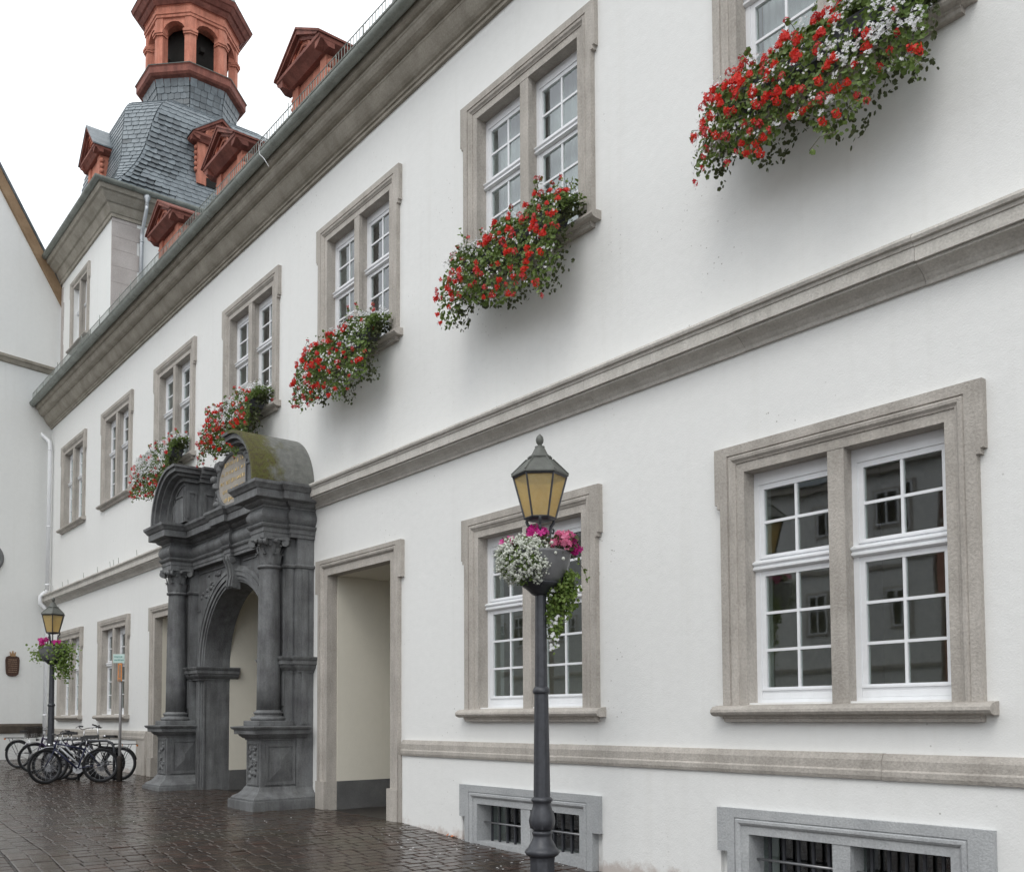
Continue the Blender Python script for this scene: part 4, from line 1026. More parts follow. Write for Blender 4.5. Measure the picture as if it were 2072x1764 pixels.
ov.tube([(1.98+.52*cos(2*pi*i/m_), .03, 4.8+.44*sin(2*pi*i/m_)) for i in range(m_)], .06, 6, closed=True); ovp = part('oval_window', NT(ov), 'basalt', ng)
og = MB(); og.prism([(1.98+.5*cos(2*pi*i/m_), 4.8+.42*sin(2*pi*i/m_)) for i in range(m_)], .0, .015, 'y'); part('pane', NT(og), 'void', ovp)
# shield plaque with crown
M['plaque'] = stone('brown_bronze_plaque', (0.055, 0.030, 0.022), (0.10, 0.055, 0.04), 14, 0.5, 0.3)
M['plaque_l'] = plain('worn_bronze_lettering', (0.30, 0.20, 0.14), 0.5, 0.3)
M['plaque_c'] = plain('bronze_crown', (0.38, 0.24, 0.13), 0.45, 0.4)
pq_root = NC+ND*1.08
pr_ = root('wall_plaque', 'brown shield-shaped plaque topped by a small crown on the pale gable wall', 'plaque', (pq_root.x, pq_root.y, 1.2))
pq = MB(); w2 = .205
pq.prism([(1.08+x, z) for x, z in ((-w2,1.78),(-w2+.02,1.87),(-.1,1.905),(0,1.9),(.1,1.905),(w2-.02,1.87),(w2,1.78),(w2-.01,1.5),(w2-.03,1.36),(.10,1.30),(0,1.285),(-.10,1.30),(-w2+.03,1.36),(-w2+.01,1.5))], .004, .05, 'y')
pm = part('shield', NT(pq), 'plaque', pr_)
cr = MB()
cr.prism([(1.08+x, z) for x, z in ((-.07,1.885),(-.075,1.95),(-.085,2.03),(-.05,1.965),(-.025,1.975),(0,2.06),(.025,1.975),(.05,1.965),(.085,2.03),(.075,1.95),(.07,1.885))], .01, .06, 'y'); part('crown', NT(cr), 'plaque_c', pr_)
tx = MB(); rr = random.Random(4)
for row in range(7):
    z = 1.79-row*.062; x = -.13+abs(row-3)*.006
    while x < .13:
        l = rr.uniform(.012,.035); tx.box(1.08+x, 1.08+x+l, .048, .054, z-.012 if row else z-.018, z+.012 if row else z+.016); x += l+rr.uniform(.008,.016)
part('lettering', NT(tx), 'plaque_l', pr_)['kind'] = 'stuff'
# ------------------------------------------------------------------ plants
def leaves(mb, pts, size, rng_, spread=.9, droop=.3):
    # five-sided cupped leaf blades at given (point, outward normal)
    for p, nrm in pts:
        p = Vector(p); n = Vector(nrm)+Vector((rng_.gauss(0, spread), rng_.gauss(0, spread), rng_.gauss(0, spread)))
        if n.length < .01: n = Vector((0,0,1))
        n.normalize(); u = n.cross(Vector((rng_.gauss(0,1), rng_.gauss(0,1), rng_.gauss(0,1)))); 
        if u.length < .01: continue
        u.normalize(); v = n.cross(u); s = size*rng_.uniform(.6, 1.25)
        o = len(mb.v)
        mb.v += [tuple(p-n*s*.18), tuple(p+u*s*.5), tuple(p+u*s*.2+v*s*.5), tuple(p-u*s*.42+v*s*.32), tuple(p-u*s*.42-v*s*.32), tuple(p+u*s*.2-v*s*.5)]
        mb.f += [(o,o+1,o+2),(o,o+2,o+3),(o,o+3,o+4),(o,o+4,o+5),(o,o+5,o+1)]; mb.sm += [False]*5
def floret(mb, p, n, s, rng_):
    n = Vector(n).normalized(); u = n.cross(Vector((rng_.gauss(0,1), rng_.gauss(0,1), rng_.gauss(0,1)))).normalized(); v = n.cross(u); p = Vector(p)
    for k_ in range(5):
        t = 2*pi*k_/5+rng_.uniform(-.2,.2); d = u*cos(t)+v*sin(t); e = n.cross(d)
        o = len(mb.v); mb.v += [tuple(p), tuple(p+d*s*.6+e*s*.33+n*s*.12), tuple(p+d*s+n*s*.05), tuple(p+d*s*.6-e*s*.33+n*s*.12)]
        mb.f.append((o,o+1,o+2,o+3)); mb.sm.append(False)
def head_mesh(mat, R, n, fs, seed):
    r = random.Random(seed); mb = MB()
    for i in range(n):
        z = 1-1.5*(i+.5)/n; t = i*2.4; q = sqrt(max(0, 1-z*z)); d = Vector((q*cos(t), q*sin(t), z))
        floret(mb, d*R*r.uniform(.45, 1.25)+Vector((r.gauss(0,R*.18), r.gauss(0,R*.18), r.gauss(0,R*.18))), d+Vector((r.gauss(0,.4), r.gauss(0,.4), r.gauss(0,.4))), fs*r.uniform(.8, 1.3), r)
    return mb.mesh('flower_head', mat, recalc=False)
RED = [head_mesh('redf', .034, 15, .020, i) for i in range(3)]+[head_mesh('redf2', .036, 10, .022, 5+i) for i in range(2)]
def flower_box(c, name_label, seed, whites, reds, extra=0):
    r = random.Random(seed); Lx = 1.12
    base = (c, -.30, 5.56)
    fb = root('flower_box', name_label, 'flower box', base, group='flower boxes on the upper window sills')
    tr = MB(); tr.prism([(-.13,5.70),(-.16,5.60),(-.16,5.585),(-.38,5.585),(-.41,5.74),(-.40,5.76),(-.13,5.76)], c-.95, c+.92, 'x'); part('planter', tr, 'iron', fb)
    for s in (-1, 1):
        bk_ = MB(); bk_.tube([(c+s*.7,-.02,5.52),(c+s*.7,-.38,5.572),(c+s*.7,-.43,5.60),(c+s*.7,-.43,5.70)], .012, 5); part('bracket', bk_, 'iron', fb)
    def surf(t):      # random point on the mound: crown over the box, bulging front that trails downwards
        x = c+.08+Lx*r.uniform(-1, 1)
        edge = max(0, 1-((x-c)/(Lx+.12))**4)
        ph = r.uniform(-.25, 1.0)                 # 0 top .. 1 hanging tip
        k1 = .5+.5*sin(x*5.1+seed)*sin(x*2.3+seed*2)
        top = 5.90+.12*k1*edge+.05*sin(x*9)
        if ph < .3:
            a_ = (ph+.25)/.55; y = -.10-.38*a_; z = top-.10*a_*a_
        else:
            a_ = (ph-.3)/.7; y = -.48-.16*sin(a_*pi*.75)*(.6+.4*edge); z = top-.12-a_*(.70+.48*k1)*(.75+.25*edge)
        n = Vector((.25*(x-c), -1.0 if ph > .2 else -.35, 1.0-ph*1.1)).normalized()
        return Vector((x, y, z)), n, ph
    lf = MB(); lf2 = MB(); tm = MB()
    P_ = [surf(0) for _ in range(3300)]
    leaves(lf, [(p-n*abs(r.gauss(0,.05)), n) for p, n, ph in P_], .046, r, .6)
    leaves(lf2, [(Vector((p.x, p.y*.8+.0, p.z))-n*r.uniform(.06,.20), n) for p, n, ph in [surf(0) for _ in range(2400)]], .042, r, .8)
    for q in range(64):
        p, n, ph = surf(0)
        if ph < .5 and r.random() < .5: ln = .18; d = Vector((r.gauss(0,.5), r.uniform(-.5,.1), r.uniform(.5,1.2))).normalized()
        else: ln = r.uniform(.15,.34); d = Vector((r.gauss(0,.45), r.uniform(-.5,.0), -r.uniform(.3,1.0))).normalized()
        tip = p+d*ln; tm.tube([p-n*.05, p+d*ln*.5+Vector((0,-.02,.02)), tip], .004, 3, cap=False, smooth=False)
        leaves(lf, [(p+d*ln*t_+Vector((r.gauss(0,.02), r.gauss(0,.02), r.gauss(0,.02))), d) for t_ in (.3,.5,.7,.85,1)], .045, r, .9)
        if r.random() < .6:
            inst('flower_head', r.choice(RED[3:]), fb, tip-Vector(base), rot=(r.uniform(-.8,.8), r.uniform(-.8,.8), r.uniform(0,6)), scale=(.7,.7,.7))
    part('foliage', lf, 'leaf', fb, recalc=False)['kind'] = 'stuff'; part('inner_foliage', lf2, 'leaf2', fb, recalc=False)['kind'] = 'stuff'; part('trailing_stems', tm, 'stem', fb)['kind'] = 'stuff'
    wf = MB()
    wc = [(c+Lx*r.uniform(*whites[0]), r.uniform(.1, .55)) for _ in range(whites[1])]
    for _ in range(whites[1]*9):
        p, n, ph = surf(0)
        if (whites[0][0]-.15) < (p.x-c)/Lx < (whites[0][1]+.15) and ph < whites[2] and r.random() < .75:
            for q in range(r.randint(4, 9)): floret(wf, p+n*.05+Vector((r.gauss(0,.02), r.gauss(0,.02), r.gauss(0,.02))), n+Vector((r.gauss(0,.5), r.gauss(0,.5), r.gauss(0,.5))), r.uniform(.013,.02), r)
        elif r.random() < .3:
            for q in range(4): floret(wf, p+n*.05+Vector((r.gauss(0,.018), r.gauss(0,.018), r.gauss(0,.018))), n+Vector((r.gauss(0,.5), r.gauss(0,.5), r.gauss(0,.5))), .014, r)
    part('white_flowers', wf, 'whitef', fb, recalc=False)['kind'] = 'stuff'
    for q in range(reds):
        for _ in range(6):
            p, n, ph = surf(0)
            if not ((whites[0][0] < (p.x-c)/Lx < whites[0][1]) and ph < whites[2] and r.random() < .7) and (ph > .12 or r.random() < .3): break
        k_ = r.uniform(.75, 1.25); q_ = n.to_track_quat('Z', 'Y').to_euler()
        inst('flower_head', r.choice(RED[:3]) if r.random() < .72 else r.choice(RED[3:]), fb, p+n*.03-Vector(base), rot=q_, scale=(k_*r.uniform(.8,1.2),k_,k_*.8))
flower_box(CX[0], 'flower box of red geraniums with white sprays above the big unobstructed ground-floor window', 1, ((.42,1.0), 70, .85), 118)
flower_box(CX[1], 'flower box of red geraniums on the upper sill above the lamp post', 2, ((-1.0,-.2), 50, .4), 84)
flower_box(CX[2], 'flower box of red geraniums with white blooms at one end, above the open doorway', 3, ((.2,1.0), 50, .65), 90)
flower_box(CX[3], 'flower box of red geraniums hanging over the moss-covered portal pediment', 4, ((.0,1.0), 60, .65), 84)
flower_box(CX[4], 'flower box mostly of white flowers with few red blooms, left of the portal pediment', 5, ((-.7,1.0), 90, .75), 44)

# ------------------------------------------------------------------ street lamps
def lamp(loc, rotz, label):
    L = root('street_lamp', label, 'street lamp', loc, rotz, 'old-fashioned street lamps')
    H0 = 0.0          # heights measured above the ground (loc is the foot)
    bs = MB(); bs.lathe([(.16,-.12),(.16,.10),(.145,.14),(.125,.17),(.12,.56),(.122,.58),(.125,.60)], n=8, rot=pi/8, smooth=False)
    bs.lathe([(.12,.60),(.15,.62),(.165,.645),(.15,.67),(.135,.68),(.12,.71),(.10,.745),(.085,.78),(.085,.80),(.094,.81),(.094,.83),(.08,.84)], n=24)
    part('base', bs, 'iron', L, True)
    ur = MB()
    ur.lathe([(.08,.84),(.105,.87),(.118,.91),(.117,.95),(.105,1.0),(.09,1.05),(.082,1.09),(.088,1.10),(.10,1.115),(.10,1.13),(.085,1.145),(.078,1.15)], n=24, flute=lambda t, z: 1+.03*cos(8*t) if .86 < z < 1.05 else 1)
    for q in range(8): leafm(ur, (0,0), q*pi/4, .10, .07, .16, -.005, .86)
    part('leaf_collar', ur, 'iron', L, True)
    sh = MB(); sh.lathe([(.078,1.15),(.073,1.6),(.066,2.08),(.066,2.10)], n=16, smooth=False, flute=None)
    sh.lathe([(.066,2.10),(.078,2.11),(.082,2.13),(.074,2.15),(.062,2.17)], n=16); sh.lathe([(.060,2.17),(.056,2.6),(.052,3.0),(.050,3.46)], n=16, smooth=False)
    sh.lathe([(.05,3.40),(.075,3.42),(.08,3.46),(.07,3.50),(.055,3.54),(.045,3.58)], n=16)
    part('shaft', sh, 'iron', L, True)
    br = MB()
    for q in range(3):
        an = q*2*pi/3+pi/6; ca, sa = cos(an), sin(an)
        br.tube([(r_*ca, r_*sa, z) for r_, z in ((.03,3.52),(.07,3.53),(.10,3.57),(.105,3.63),(.115,3.68),(.14,3.71),(.15,3.735),(.14,3.75))], .015, 7)
        br.tube([(r_*ca, r_*sa, z) for r_, z in ((.115,3.63),(.14,3.62),(.15,3.65),(.135,3.665))], .010, 6)
    br.tube([(0,0,3.5),(0,0,3.76)], .012, 6); part('bracket', br, 'iron', L, True)
    zb, zt, rb, rt = 3.75, 4.14, .145, .250
    ca6 = [(cos(q*pi/3), sin(q*pi/3)) for q in range(6)]
    lf = MB()
    for q in range(6):
        a_, b2 = ca6[q], ca6[(q+1) % 6]
        lf.tube([(rb*a_[0],rb*a_[1],zb),(rt*a_[0],rt*a_[1],zt)], .010, 5, smooth=False)
        lf.tube([(rb*a_[0],rb*a_[1],zb),(rb*b2[0],rb*b2[1],zb)], .011, 5, smooth=False); lf.tube([(rt*a_[0],rt*a_[1],zt),(rt*b2[0],rt*b2[1],zt)], .012, 5, smooth=False)
    lf.lathe([(.06,zb-.03),(.10,zb-.02),(.152,zb-.008),(.05,zb+.003)], n=6)
    lan = part('lantern', lf, 'iron', L, True)
    for q in range(6):
        a_, b2 = ca6[q], ca6[(q+1) % 6]; g = MB(); n = Vector((a_[0]+b2[0], a_[1]+b2[1], 0)).normalized()*.004
        v0 = [Vector((rb*a_[0],rb*a_[1],zb+.005)), Vector((rb*b2[0],rb*b2[1],zb+.005)), Vector((rt*b2[0],rt*b2[1],zt)), Vector((rt*a_[0],rt*a_[1],zt))]
        g.add([v-n*1.5 for v in v0]+[v-n*.5 for v in v0], [(0,1,2,3),(4,5,6,7),(0,1,5,4),(1,2,6,5),(2,3,7,6),(3,0,4,7)]); part('pane', g, 'amber', lan, True)
    bu = MB(); bu.lathe([(.03,3.76),(.035,3.82),(.05,3.88),(.075,3.97),(.07,4.05),(.03,4.10),(.01,4.11)], n=14); part('bulb', bu, 'bulb', lan, True)
    rf_ = MB(); rf_.lathe([(.263,zt+.005),(.272,zt+.012),(.270,zt+.028),(.20,zt+.10),(.125,zt+.165),(.125,zt+.17)], n=6, smooth=False)
    for q in range(6): rf_.tube([(.271*ca6[q][0],.271*ca6[q][1],zt+.03),(.125*ca6[q][0],.125*ca6[q][1],zt+.172)], .008, 4, smooth=False)
    part('lantern_roof', rf_, 'lampcap', L, True)
    ch = MB(); ch.lathe([(.105,zt+.165),(.118,zt+.175),(.118,zt+.19),(.10,zt+.20),(.075,zt+.225),(.055,zt+.265),(.045,zt+.285),(.048,zt+.295),(.02,zt+.30),(.02,zt+.315)], n=12); part('vent_cap', ch, 'lampcap', L, True)
    fi = MB(); fi.lathe([(.018,zt+.305),(.022,zt+.315),(.034,zt+.335),(.038,zt+.36),(.032,zt+.385),(.016,zt+.405),(.006,zt+.415)], n=14); part('finial', fi, 'lampcap', L, True)
    return L
M['bulb'] = plain('frosted_bulb', (0.45, 0.36, 0.18), 0.5)
LN = (-6.845, -1.57); LF = (-23.3, -1.96)
gl = 2.665-4.555
lamp((LN[0], LN[1], gl), radians(49.4), 'tall dark iron street lamp with amber lantern and white alyssum basket, before the two-light window')
lamp((LF[0], LF[1], 2.68-4.555+.06), radians(44), 'dark iron street lamp rising from the parked bicycles by the gabled house')
# flower planters round the posts
def post_planter(c, z0, label, kind, rv_):
    r = random.Random(31 if kind else 57)
    pl = root('post_planter', label, 'planter', (c[0], c[1], z0), rv_, 'planters on the lamp posts')
    dish = MB(); dish.lathe([(.07,-.10),(.09,-.085),(.15,-.03),(.20,.0),(.20,.015),(.07,.02)], n=24); part('saucer', dish, 'iron', pl, True)
    bw = MB(); bw.lathe([(.18,.0),(.215,.05),(.25,.12),(.275,.20),(.285,.27),(.295,.285),(.285,.30),(.26,.285),(.10,.27)], n=32); part('bowl', bw, 'pot', pl, True)
    so_ = MB(); so_.lathe([(.262,.262),(.2,.285),(.06,.285)], n=24); part('soil', so_, 'soil', pl, True)
    return pl, r
M['pot'] = plain('grey_plastic_pot', (0.16, 0.16, 0.165), 0.45, 0, 0.4)
# local x = picture right, local y = away from the viewer
pl, r = post_planter(LN, 1.235, 'grey lamp-post planter with white alyssum cushion, pink blooms and long green trailer', True, radians(51.3))
al = MB(); alf = MB()
cc, rad = Vector((-.155,-.14,.20)), Vector((.255,.22,.235))
for i in range(460):
    z = 1-1.9*(i+r.random()*14)/474; t = i*2.39996+r.gauss(0,.25); q = sqrt(max(0,1-z*z)); d = Vector((q*cos(t), q*sin(t), z))
    if d.y > .55: continue
    p = cc+Vector((d.x*rad.x, d.y*rad.y, d.z*rad.z))*r.uniform(.82,1.10); al.ell(p, (r.uniform(.010,.016),)*3, 6, 4)
    for k_ in range(9): floret(al, p+Vector((r.gauss(0,.012), r.gauss(0,.012), r.gauss(0,.012))), d+Vector((r.gauss(0,.6), r.gauss(0,.6), r.gauss(0,.6))), .009, r)
for q in ((.10,-.22,.36),(.13,-.25,.26),(.2,-.28,.20)): al.ell(q, (.017,)*3, 6, 4)
leaves(alf, [(cc+Vector((d[0]*rad.x,d[1]*rad.y,d[2]*rad.z))*r.uniform(.72,.97), d) for d in [Vector((r.gauss(0,1),r.gauss(0,1),r.gauss(0,1))).normalized() for _ in range(1100)]], .026, r, .6)
part('alyssum_flowers', al, 'alys', pl, True)['kind'] = 'stuff'; part('alyssum_leaves', alf, 'leaf', pl, True, recalc=False)['kind'] = 'stuff'
PK = [head_mesh('pink', .035, 9, .032, 41), head_mesh('mag', .035, 9, .032, 42), head_mesh('mag', .03, 7, .032, 43)]
for (x, y, z, m_, s) in ((-.33,-.12,.36,1,1.0),(-.28,-.06,.40,1,.9),(-.13,-.08,.43,2,1.0),(-.07,-.05,.49,1,1.1),(.0,-.1,.46,1,1.0),(.03,-.06,.49,2,1.0),(-.18,0,.42,2,.9),
                         (.14,-.16,.36,0,1.0),(.20,-.12,.43,0,1.1),(.17,-.05,.46,0,.8),(.25,-.14,.41,0,1.2),(.24,-.2,.35,0,1.0),(.29,-.08,.40,1,1.1),(.31,-.05,.34,1,1.0),(.33,-.1,.30,1,.9),(.27,-.02,.46,0,.9)):
    inst('flower_head', PK[m_], pl, (x, y, z), rot=(r.uniform(.2,1.0), r.uniform(-.5,.5), r.uniform(0,6)), scale=(s*1.15,)*3)
pf = MB(); leaves(pf, [((r.uniform(.03,.33), r.uniform(-.2,.15), r.uniform(.27,.44)), (0,-.5,.6)) for _ in range(170)]+[((r.uniform(-.34,.05), r.uniform(-.15,.2), r.uniform(.28,.44)), (0,-.5,.6)) for _ in range(120)], .05, r, .7)
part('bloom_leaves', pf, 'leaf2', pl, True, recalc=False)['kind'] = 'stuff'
tr = MB(); ts = MB(); trw = MB()
for q in range(26):
    x = r.uniform(.09,.29); y = r.uniform(-.10,.22); ln = r.uniform(.25,.72)*(1.0 if x < .2 else .55); pts_ = []
    for k_ in range(9): pts_.append(Vector((x+.03*sin(k_*.9+q), y+.03*cos(k_*.7+q), .08-ln*k_/8)))
    ts.tube(pts_, .0035, 3, cap=False, smooth=False)
    leaves(tr, [(p+Vector((r.gauss(0,.025), r.gauss(0,.025), r.gauss(0,.02))), (r.gauss(0,1),-1,.3)) for p in pts_ for _ in range(9)], .032, r, .7)
for k_ in range(40): floret(trw, (r.uniform(.08,.16), r.uniform(-.12,.05), r.uniform(-.62,-.3) if k_ > 8 else r.uniform(-.16,-.05)), (0,-1,.2), .018, r)
ex = [Vector((.30,-.05,.24)), Vector((.36,-.06,.20)), Vector((.41,-.05,.12)), Vector((.43,-.05,.04))]; ts.tube(ex, .003, 3, cap=False); leaves(tr, [(p+Vector((r.gauss(0,.012),0,r.gauss(0,.02))), (0,-1,0)) for p in ex[1:] for _ in range(4)], .03, r)
part('trailing_foliage', tr, 'leaf3', pl, True, recalc=False)['kind'] = 'stuff'; part('trailing_stems', ts, 'stem', pl, True)['kind'] = 'stuff'; part('trailing_flowers', trw, 'whitef', pl, True, recalc=False)['kind'] = 'stuff'
# far planter
pl, r = post_planter(LF, 1.255+.06, 'dark lamp-post planter overflowing with bright green trailing leaves above the bicycles', False, radians(51.3))
fo = MB()
for (cx_, cz_, rx, rz, n_) in ((.22,.12,.26,.22,420),(.30,-.10,.16,.22,170),(.28,.28,.2,.14,150),(-.26,.10,.16,.16,110),(.0,.30,.3,.07,110)):
    leaves(fo, [((cx_+r.gauss(0,rx*.5), r.gauss(-.05,.16), cz_+r.gauss(0,rz*.5)), (0,-1,.3)) for _ in range(n_)], .05, r, .8)
for q in range(9):
    x = r.uniform(.12,.42); ln = r.uniform(.2,.42); leaves(fo, [((x+r.gauss(0,.02), r.uniform(-.2,.1), -.1-ln*k_/8), (0,-1,.2)) for k_ in range(9) for _ in range(3)], .04, r, .8)
part('trailing_foliage', fo, 'leaf3', pl, True, recalc=False)['kind'] = 'stuff'
for (x, y, z) in ((-.16,-.1,.40),(-.22,-.06,.44),(-.12,-.02,.46),(.12,-.15,.38),(.18,-.1,.40),(-.19,-.12,.36)): inst('flower_head', PK[1], pl, (x,y,z), rot=(.6,0,r.uniform(0,6)), scale=(1.3,1.3,1.3))
# ------------------------------------------------------------------ bicycles
BM = {}
for k_, c in dict(blue=(0.012,0.016,0.05), black=(0.012,0.012,0.014), white=(0.72,0.73,0.74), silver=(0.42,0.43,0.45), purple=(0.035,0.02,0.06)).items():
    M['frame_'+k_] = plain('bicycle_paint_'+k_, c, 0.3, 0.1, 0.5, 0.05)
M['wicker'] = stone('dark_basket', (0.02,0.018,0.016), (0.05,0.04,0.035), 20)
M['leather'] = plain('black_saddle', (0.02,0.02,0.022), 0.5)
M['reflector'] = plain('orange_reflector', (0.75,0.25,0.05), 0.3)
Rw = .335
ty = MB(); ty.tube([(Rw*cos(2*pi*i/36), 0, Rw*sin(2*pi*i/36)) for i in range(36)], .027, 8, closed=True); ty_me = ty.mesh('wheel', 'rubber')
ri = MB(); ri.tube([((Rw-.03)*cos(2*pi*i/36), 0, (Rw-.03)*sin(2*pi*i/36)) for i in range(36)], .012, 6, closed=True); ri_me = ri.mesh('rim', 'iron')
spk = MB()
for i in range(18):
    t = 2*pi*i/18; spk.tube([(.02*cos(t+.9), .025*(1 if i % 2 else -1), .02*sin(t+.9)), ((Rw-.03)*cos(t), 0, (Rw-.03)*sin(t))], .0022, 3, cap=False, smooth=False)
spk_me = spk.mesh('spokes', 'alu')
hu = MB(); hu.tube([(0,-.05,0),(0,.05,0)], .022, 10); hu.tube([(0,-.07,0),(0,.07,0)], .008, 6); hu_me = hu.mesh('hub', 'alu')
def wheel(parent, x, steer=0.0):
    w = inst('wheel', ty_me, parent, (x, 0, Rw+.021), rot=(0, random.uniform(0,1), steer)); inst('rim', ri_me, w); inst('spokes', spk_me, w); inst('hub', hu_me, w); return w
def bicycle(p, ang, lean, colr, label, steer=0.0, step=False, rack=True, basket=False, guards=True, seat=.92, bar=1.02, wb=1.06, flat=False):
    # p: rear wheel contact; ang: heading in plan
    B = root('bicycle', label, 'bicycle', (p[0], p[1], gz(p[0])), ang, 'bicycles parked by the rack')
    B.rotation_euler = (lean, 0, ang)
    z0 = Rw+.02; fm = 'frame_'+colr
    bb = (.44, 0, .29); st = (.30, 0, seat-.18); hd_t = (.86, 0, .86); hd_b = (.89, 0, .72); ax_r = (0, 0, z0); ax_f = (wb, 0, z0)
    fr = MB()
    fr.tube([bb, st], .016, 8)
    if step: fr.tube([hd_b, (.62,0,.46), bb], .021, 8); fr.tube([hd_t, (.66,0,.60), (.40,0,.45)], .017, 8)
    else: fr.tube([hd_b, bb], .019, 8); fr.tube([(hd_t[0]+.005,0,hd_t[2]-.03), (st[0]+.01,0,st[2]-.04)], .017, 8)
    fr.tube([hd_t, hd_b], .021, 8)
    for s in (-1, 1): fr.tube([(bb[0],s*.03,bb[2]), (.25,s*.05,z0-.01), (0,s*.06,z0)], .010, 6); fr.tube([(st[0],s*.02,st[2]-.03), (0,s*.06,z0)], .009, 6)
    part('frame', fr, fm, B, True)
    fk = MB()
    for s in (-1, 1): fk.tube([(hd_b[0],s*.05,hd_b[2]-.02),(hd_b[0]+.07,s*.055,hd_b[2]-.20),(wb,s*.055,z0)], .012, 6)
    fk.tube([(hd_b[0],-.055,hd_b[2]-.02),(hd_b[0],.055,hd_b[2]-.02)], .016, 6); part('fork', fk, fm if colr != 'silver' else 'chrome', B, True)
    sp_ = MB(); sp_.tube([(st[0],0,st[2]-.02),(st[0]-.035,0,seat)], .012, 6); part('seat_post', sp_, 'chrome', B, True)
    sp_ = MB(); sp_.tube([(.845,0,.86),(.825,0,bar-.03)], .013, 6); part('stem', sp_, 'chrome', B, True)
    sd_ = MB(); sd_.prism([(-.16,-.085),(-.17,0),(-.16,.085),(-.08,.075),(.02,.03),(.12,.02),(.13,0),(.12,-.02),(.02,-.03),(-.08,-.075)], seat, seat+.055, 'z'); sd_.v = [(v[0]+st[0]-.03, v[1], v[2]-.02*abs(v[0])) for v in sd_.v]; part('saddle', sd_, 'leather', B, True)
    hb_ = MB(); yw = .29; cs, sn = cos(steer), sin(steer)
    pts = [(-.18,-yw,.03),(-.06,-yw+.03,.045),(.03,-.12,.01),(.05,0,-.02),(.03,.12,.01),(-.06,yw-.03,.045),(-.18,yw,.03)] if not flat else [(-.04,-.31,.02),(0,-.1,.0),(.02,0,-.02),(0,.1,.0),(-.04,.31,.02)]
    pts = [(.825+x*cs-y*sn, x*sn+y*cs, bar+z) for x, y, z in pts]; hb_.tube(pts, .011, 6); hbp = part('handlebar', hb_, 'chrome' if not flat else 'leather', B, True)
    gr = MB()
    for e, f_ in ((pts[0], pts[1]), (pts[-1], pts[-2])): e, f_ = Vector(e), Vector(f_); gr.tube([e+(e-f_)*.02, e.lerp(f_, .85)], .017, 8)
    for e in (pts[1], pts[-2]): gr.tube([e, (e[0]+.07*cs, e[1]+.07*sn, e[2]-.03), (e[0]+.05*cs-.06*sn, e[1], e[2]-.05)], .006, 5)
    part('grip', gr, 'leather', hbp, True)
    cr_ = MB(); cr_.tube([(bb[0],-.07,bb[2]),(bb[0],.07,bb[2])], .02, 8); cr_.tube([(bb[0],-.055,bb[2]),(bb[0],-.065,bb[2])], .095, 18); cr_.tube([(bb[0],.075,bb[2]),(bb[0]+.12,.08,bb[2]-.11)], .009, 5); cr_.tube([(bb[0],-.075,bb[2]),(bb[0]-.12,-.08,bb[2]+.11)], .009, 5); part('crankset', cr_, 'alu', B, True)
    for (dx_, dy_, dz_) in ((.12,.13,-.11),(-.12,-.13,.11)):
        pe = MB(); pe.box(bb[0]+dx_-.045, bb[0]+dx_+.045, dy_-.035, dy_+.035, bb[2]+dz_-.012, bb[2]+dz_+.012); part('pedal', pe, 'rubber', B, True)
    ch_ = MB(); 
    for s in (-1, 1): ch_.tube([(0,-.06,z0+s*.035),(bb[0],-.06,bb[2]+s*.09)], .005, 4)
    part('chain', ch_, 'rubber', B, True)
    wheel(B, 0); wheel(B, wb, steer)
    if guards:
        for (xx, t0, t1) in ((0, .1, 2.9), (wb, .75, 2.7)):
            g_ = MB(); n = 16; vs_ = []
            for i in range(n+1):
                t = t0+(t1-t0)*i/n
                for yy, rr_ in ((-.028,.0),(0,.014),(.028,.0)): vs_.append((xx+(Rw+.035+rr_)*cos(t), yy, z0+(Rw+.035+rr_)*sin(t)))
            g_.add(vs_, [(i*3+j, i*3+j+1, i*3+j+4, i*3+j+3) for i in range(n) for j in range(2)], True); part('mudguard', g_, fm if colr != 'white' else 'frame_black', B, True)
    if rack:
        rk = MB(); zr = z0+Rw+.09
        for s in (-1, 1): rk.tube([(.20,s*.05,zr-.02),(.10,s*.065,zr),(-.33,s*.065,zr),(-.36,0,zr)], .007, 5); rk.tube([(-.02,s*.065,z0),(-.22,s*.065,zr)], .006, 5)
        for q in range(4): rk.tube([(-.28+q*.11,-.065,zr),(-.28+q*.11,.065,zr)], .005, 4)
        part('luggage_rack', rk, 'frame_black', B, True)
        rf_ = MB(); rf_.box(-.375,-.36,-.03,.03,zr-.05,zr-.01); part('reflector', rf_, 'reflector', B, True)
    li = MB(); li.tube([(wb-.12,0,bar-.22),(wb-.05,0,bar-.22)], [.02,.035], 10); part('headlamp', li, 'chrome', B, True)
    if basket:
        bk_ = MB()
        x0, x1, y0, y1, zb, zt = .93, 1.21, -.17, .17, .86, 1.10
        for z in np.linspace(zb, zt, 7): 
            e = .03*(z-zt)/(zt-zb); bk_.tube([(x0-e,y0-e,z),(x1+e,y0-e,z),(x1+e,y1+e,z),(x0-e,y1+e,z)], .006, 4, closed=True, smooth=False)
        for i in range(9):
            f_ = i/8
            for (xa_, ya_) in ((x0+(x1-x0)*f_, y0), (x0+(x1-x0)*f_, y1), (x0, y0+(y1-y0)*f_), (x1, y0+(y1-y0)*f_)): bk_.tube([(xa_,ya_,zb),(xa_,ya_,zt)], .005, 4, smooth=False)
        bk_.box(x0+.02,x1-.02,y0+.02,y1-.02,zb-.005,zb+.005); part('basket', bk_, 'wicker', B, True)
    return B
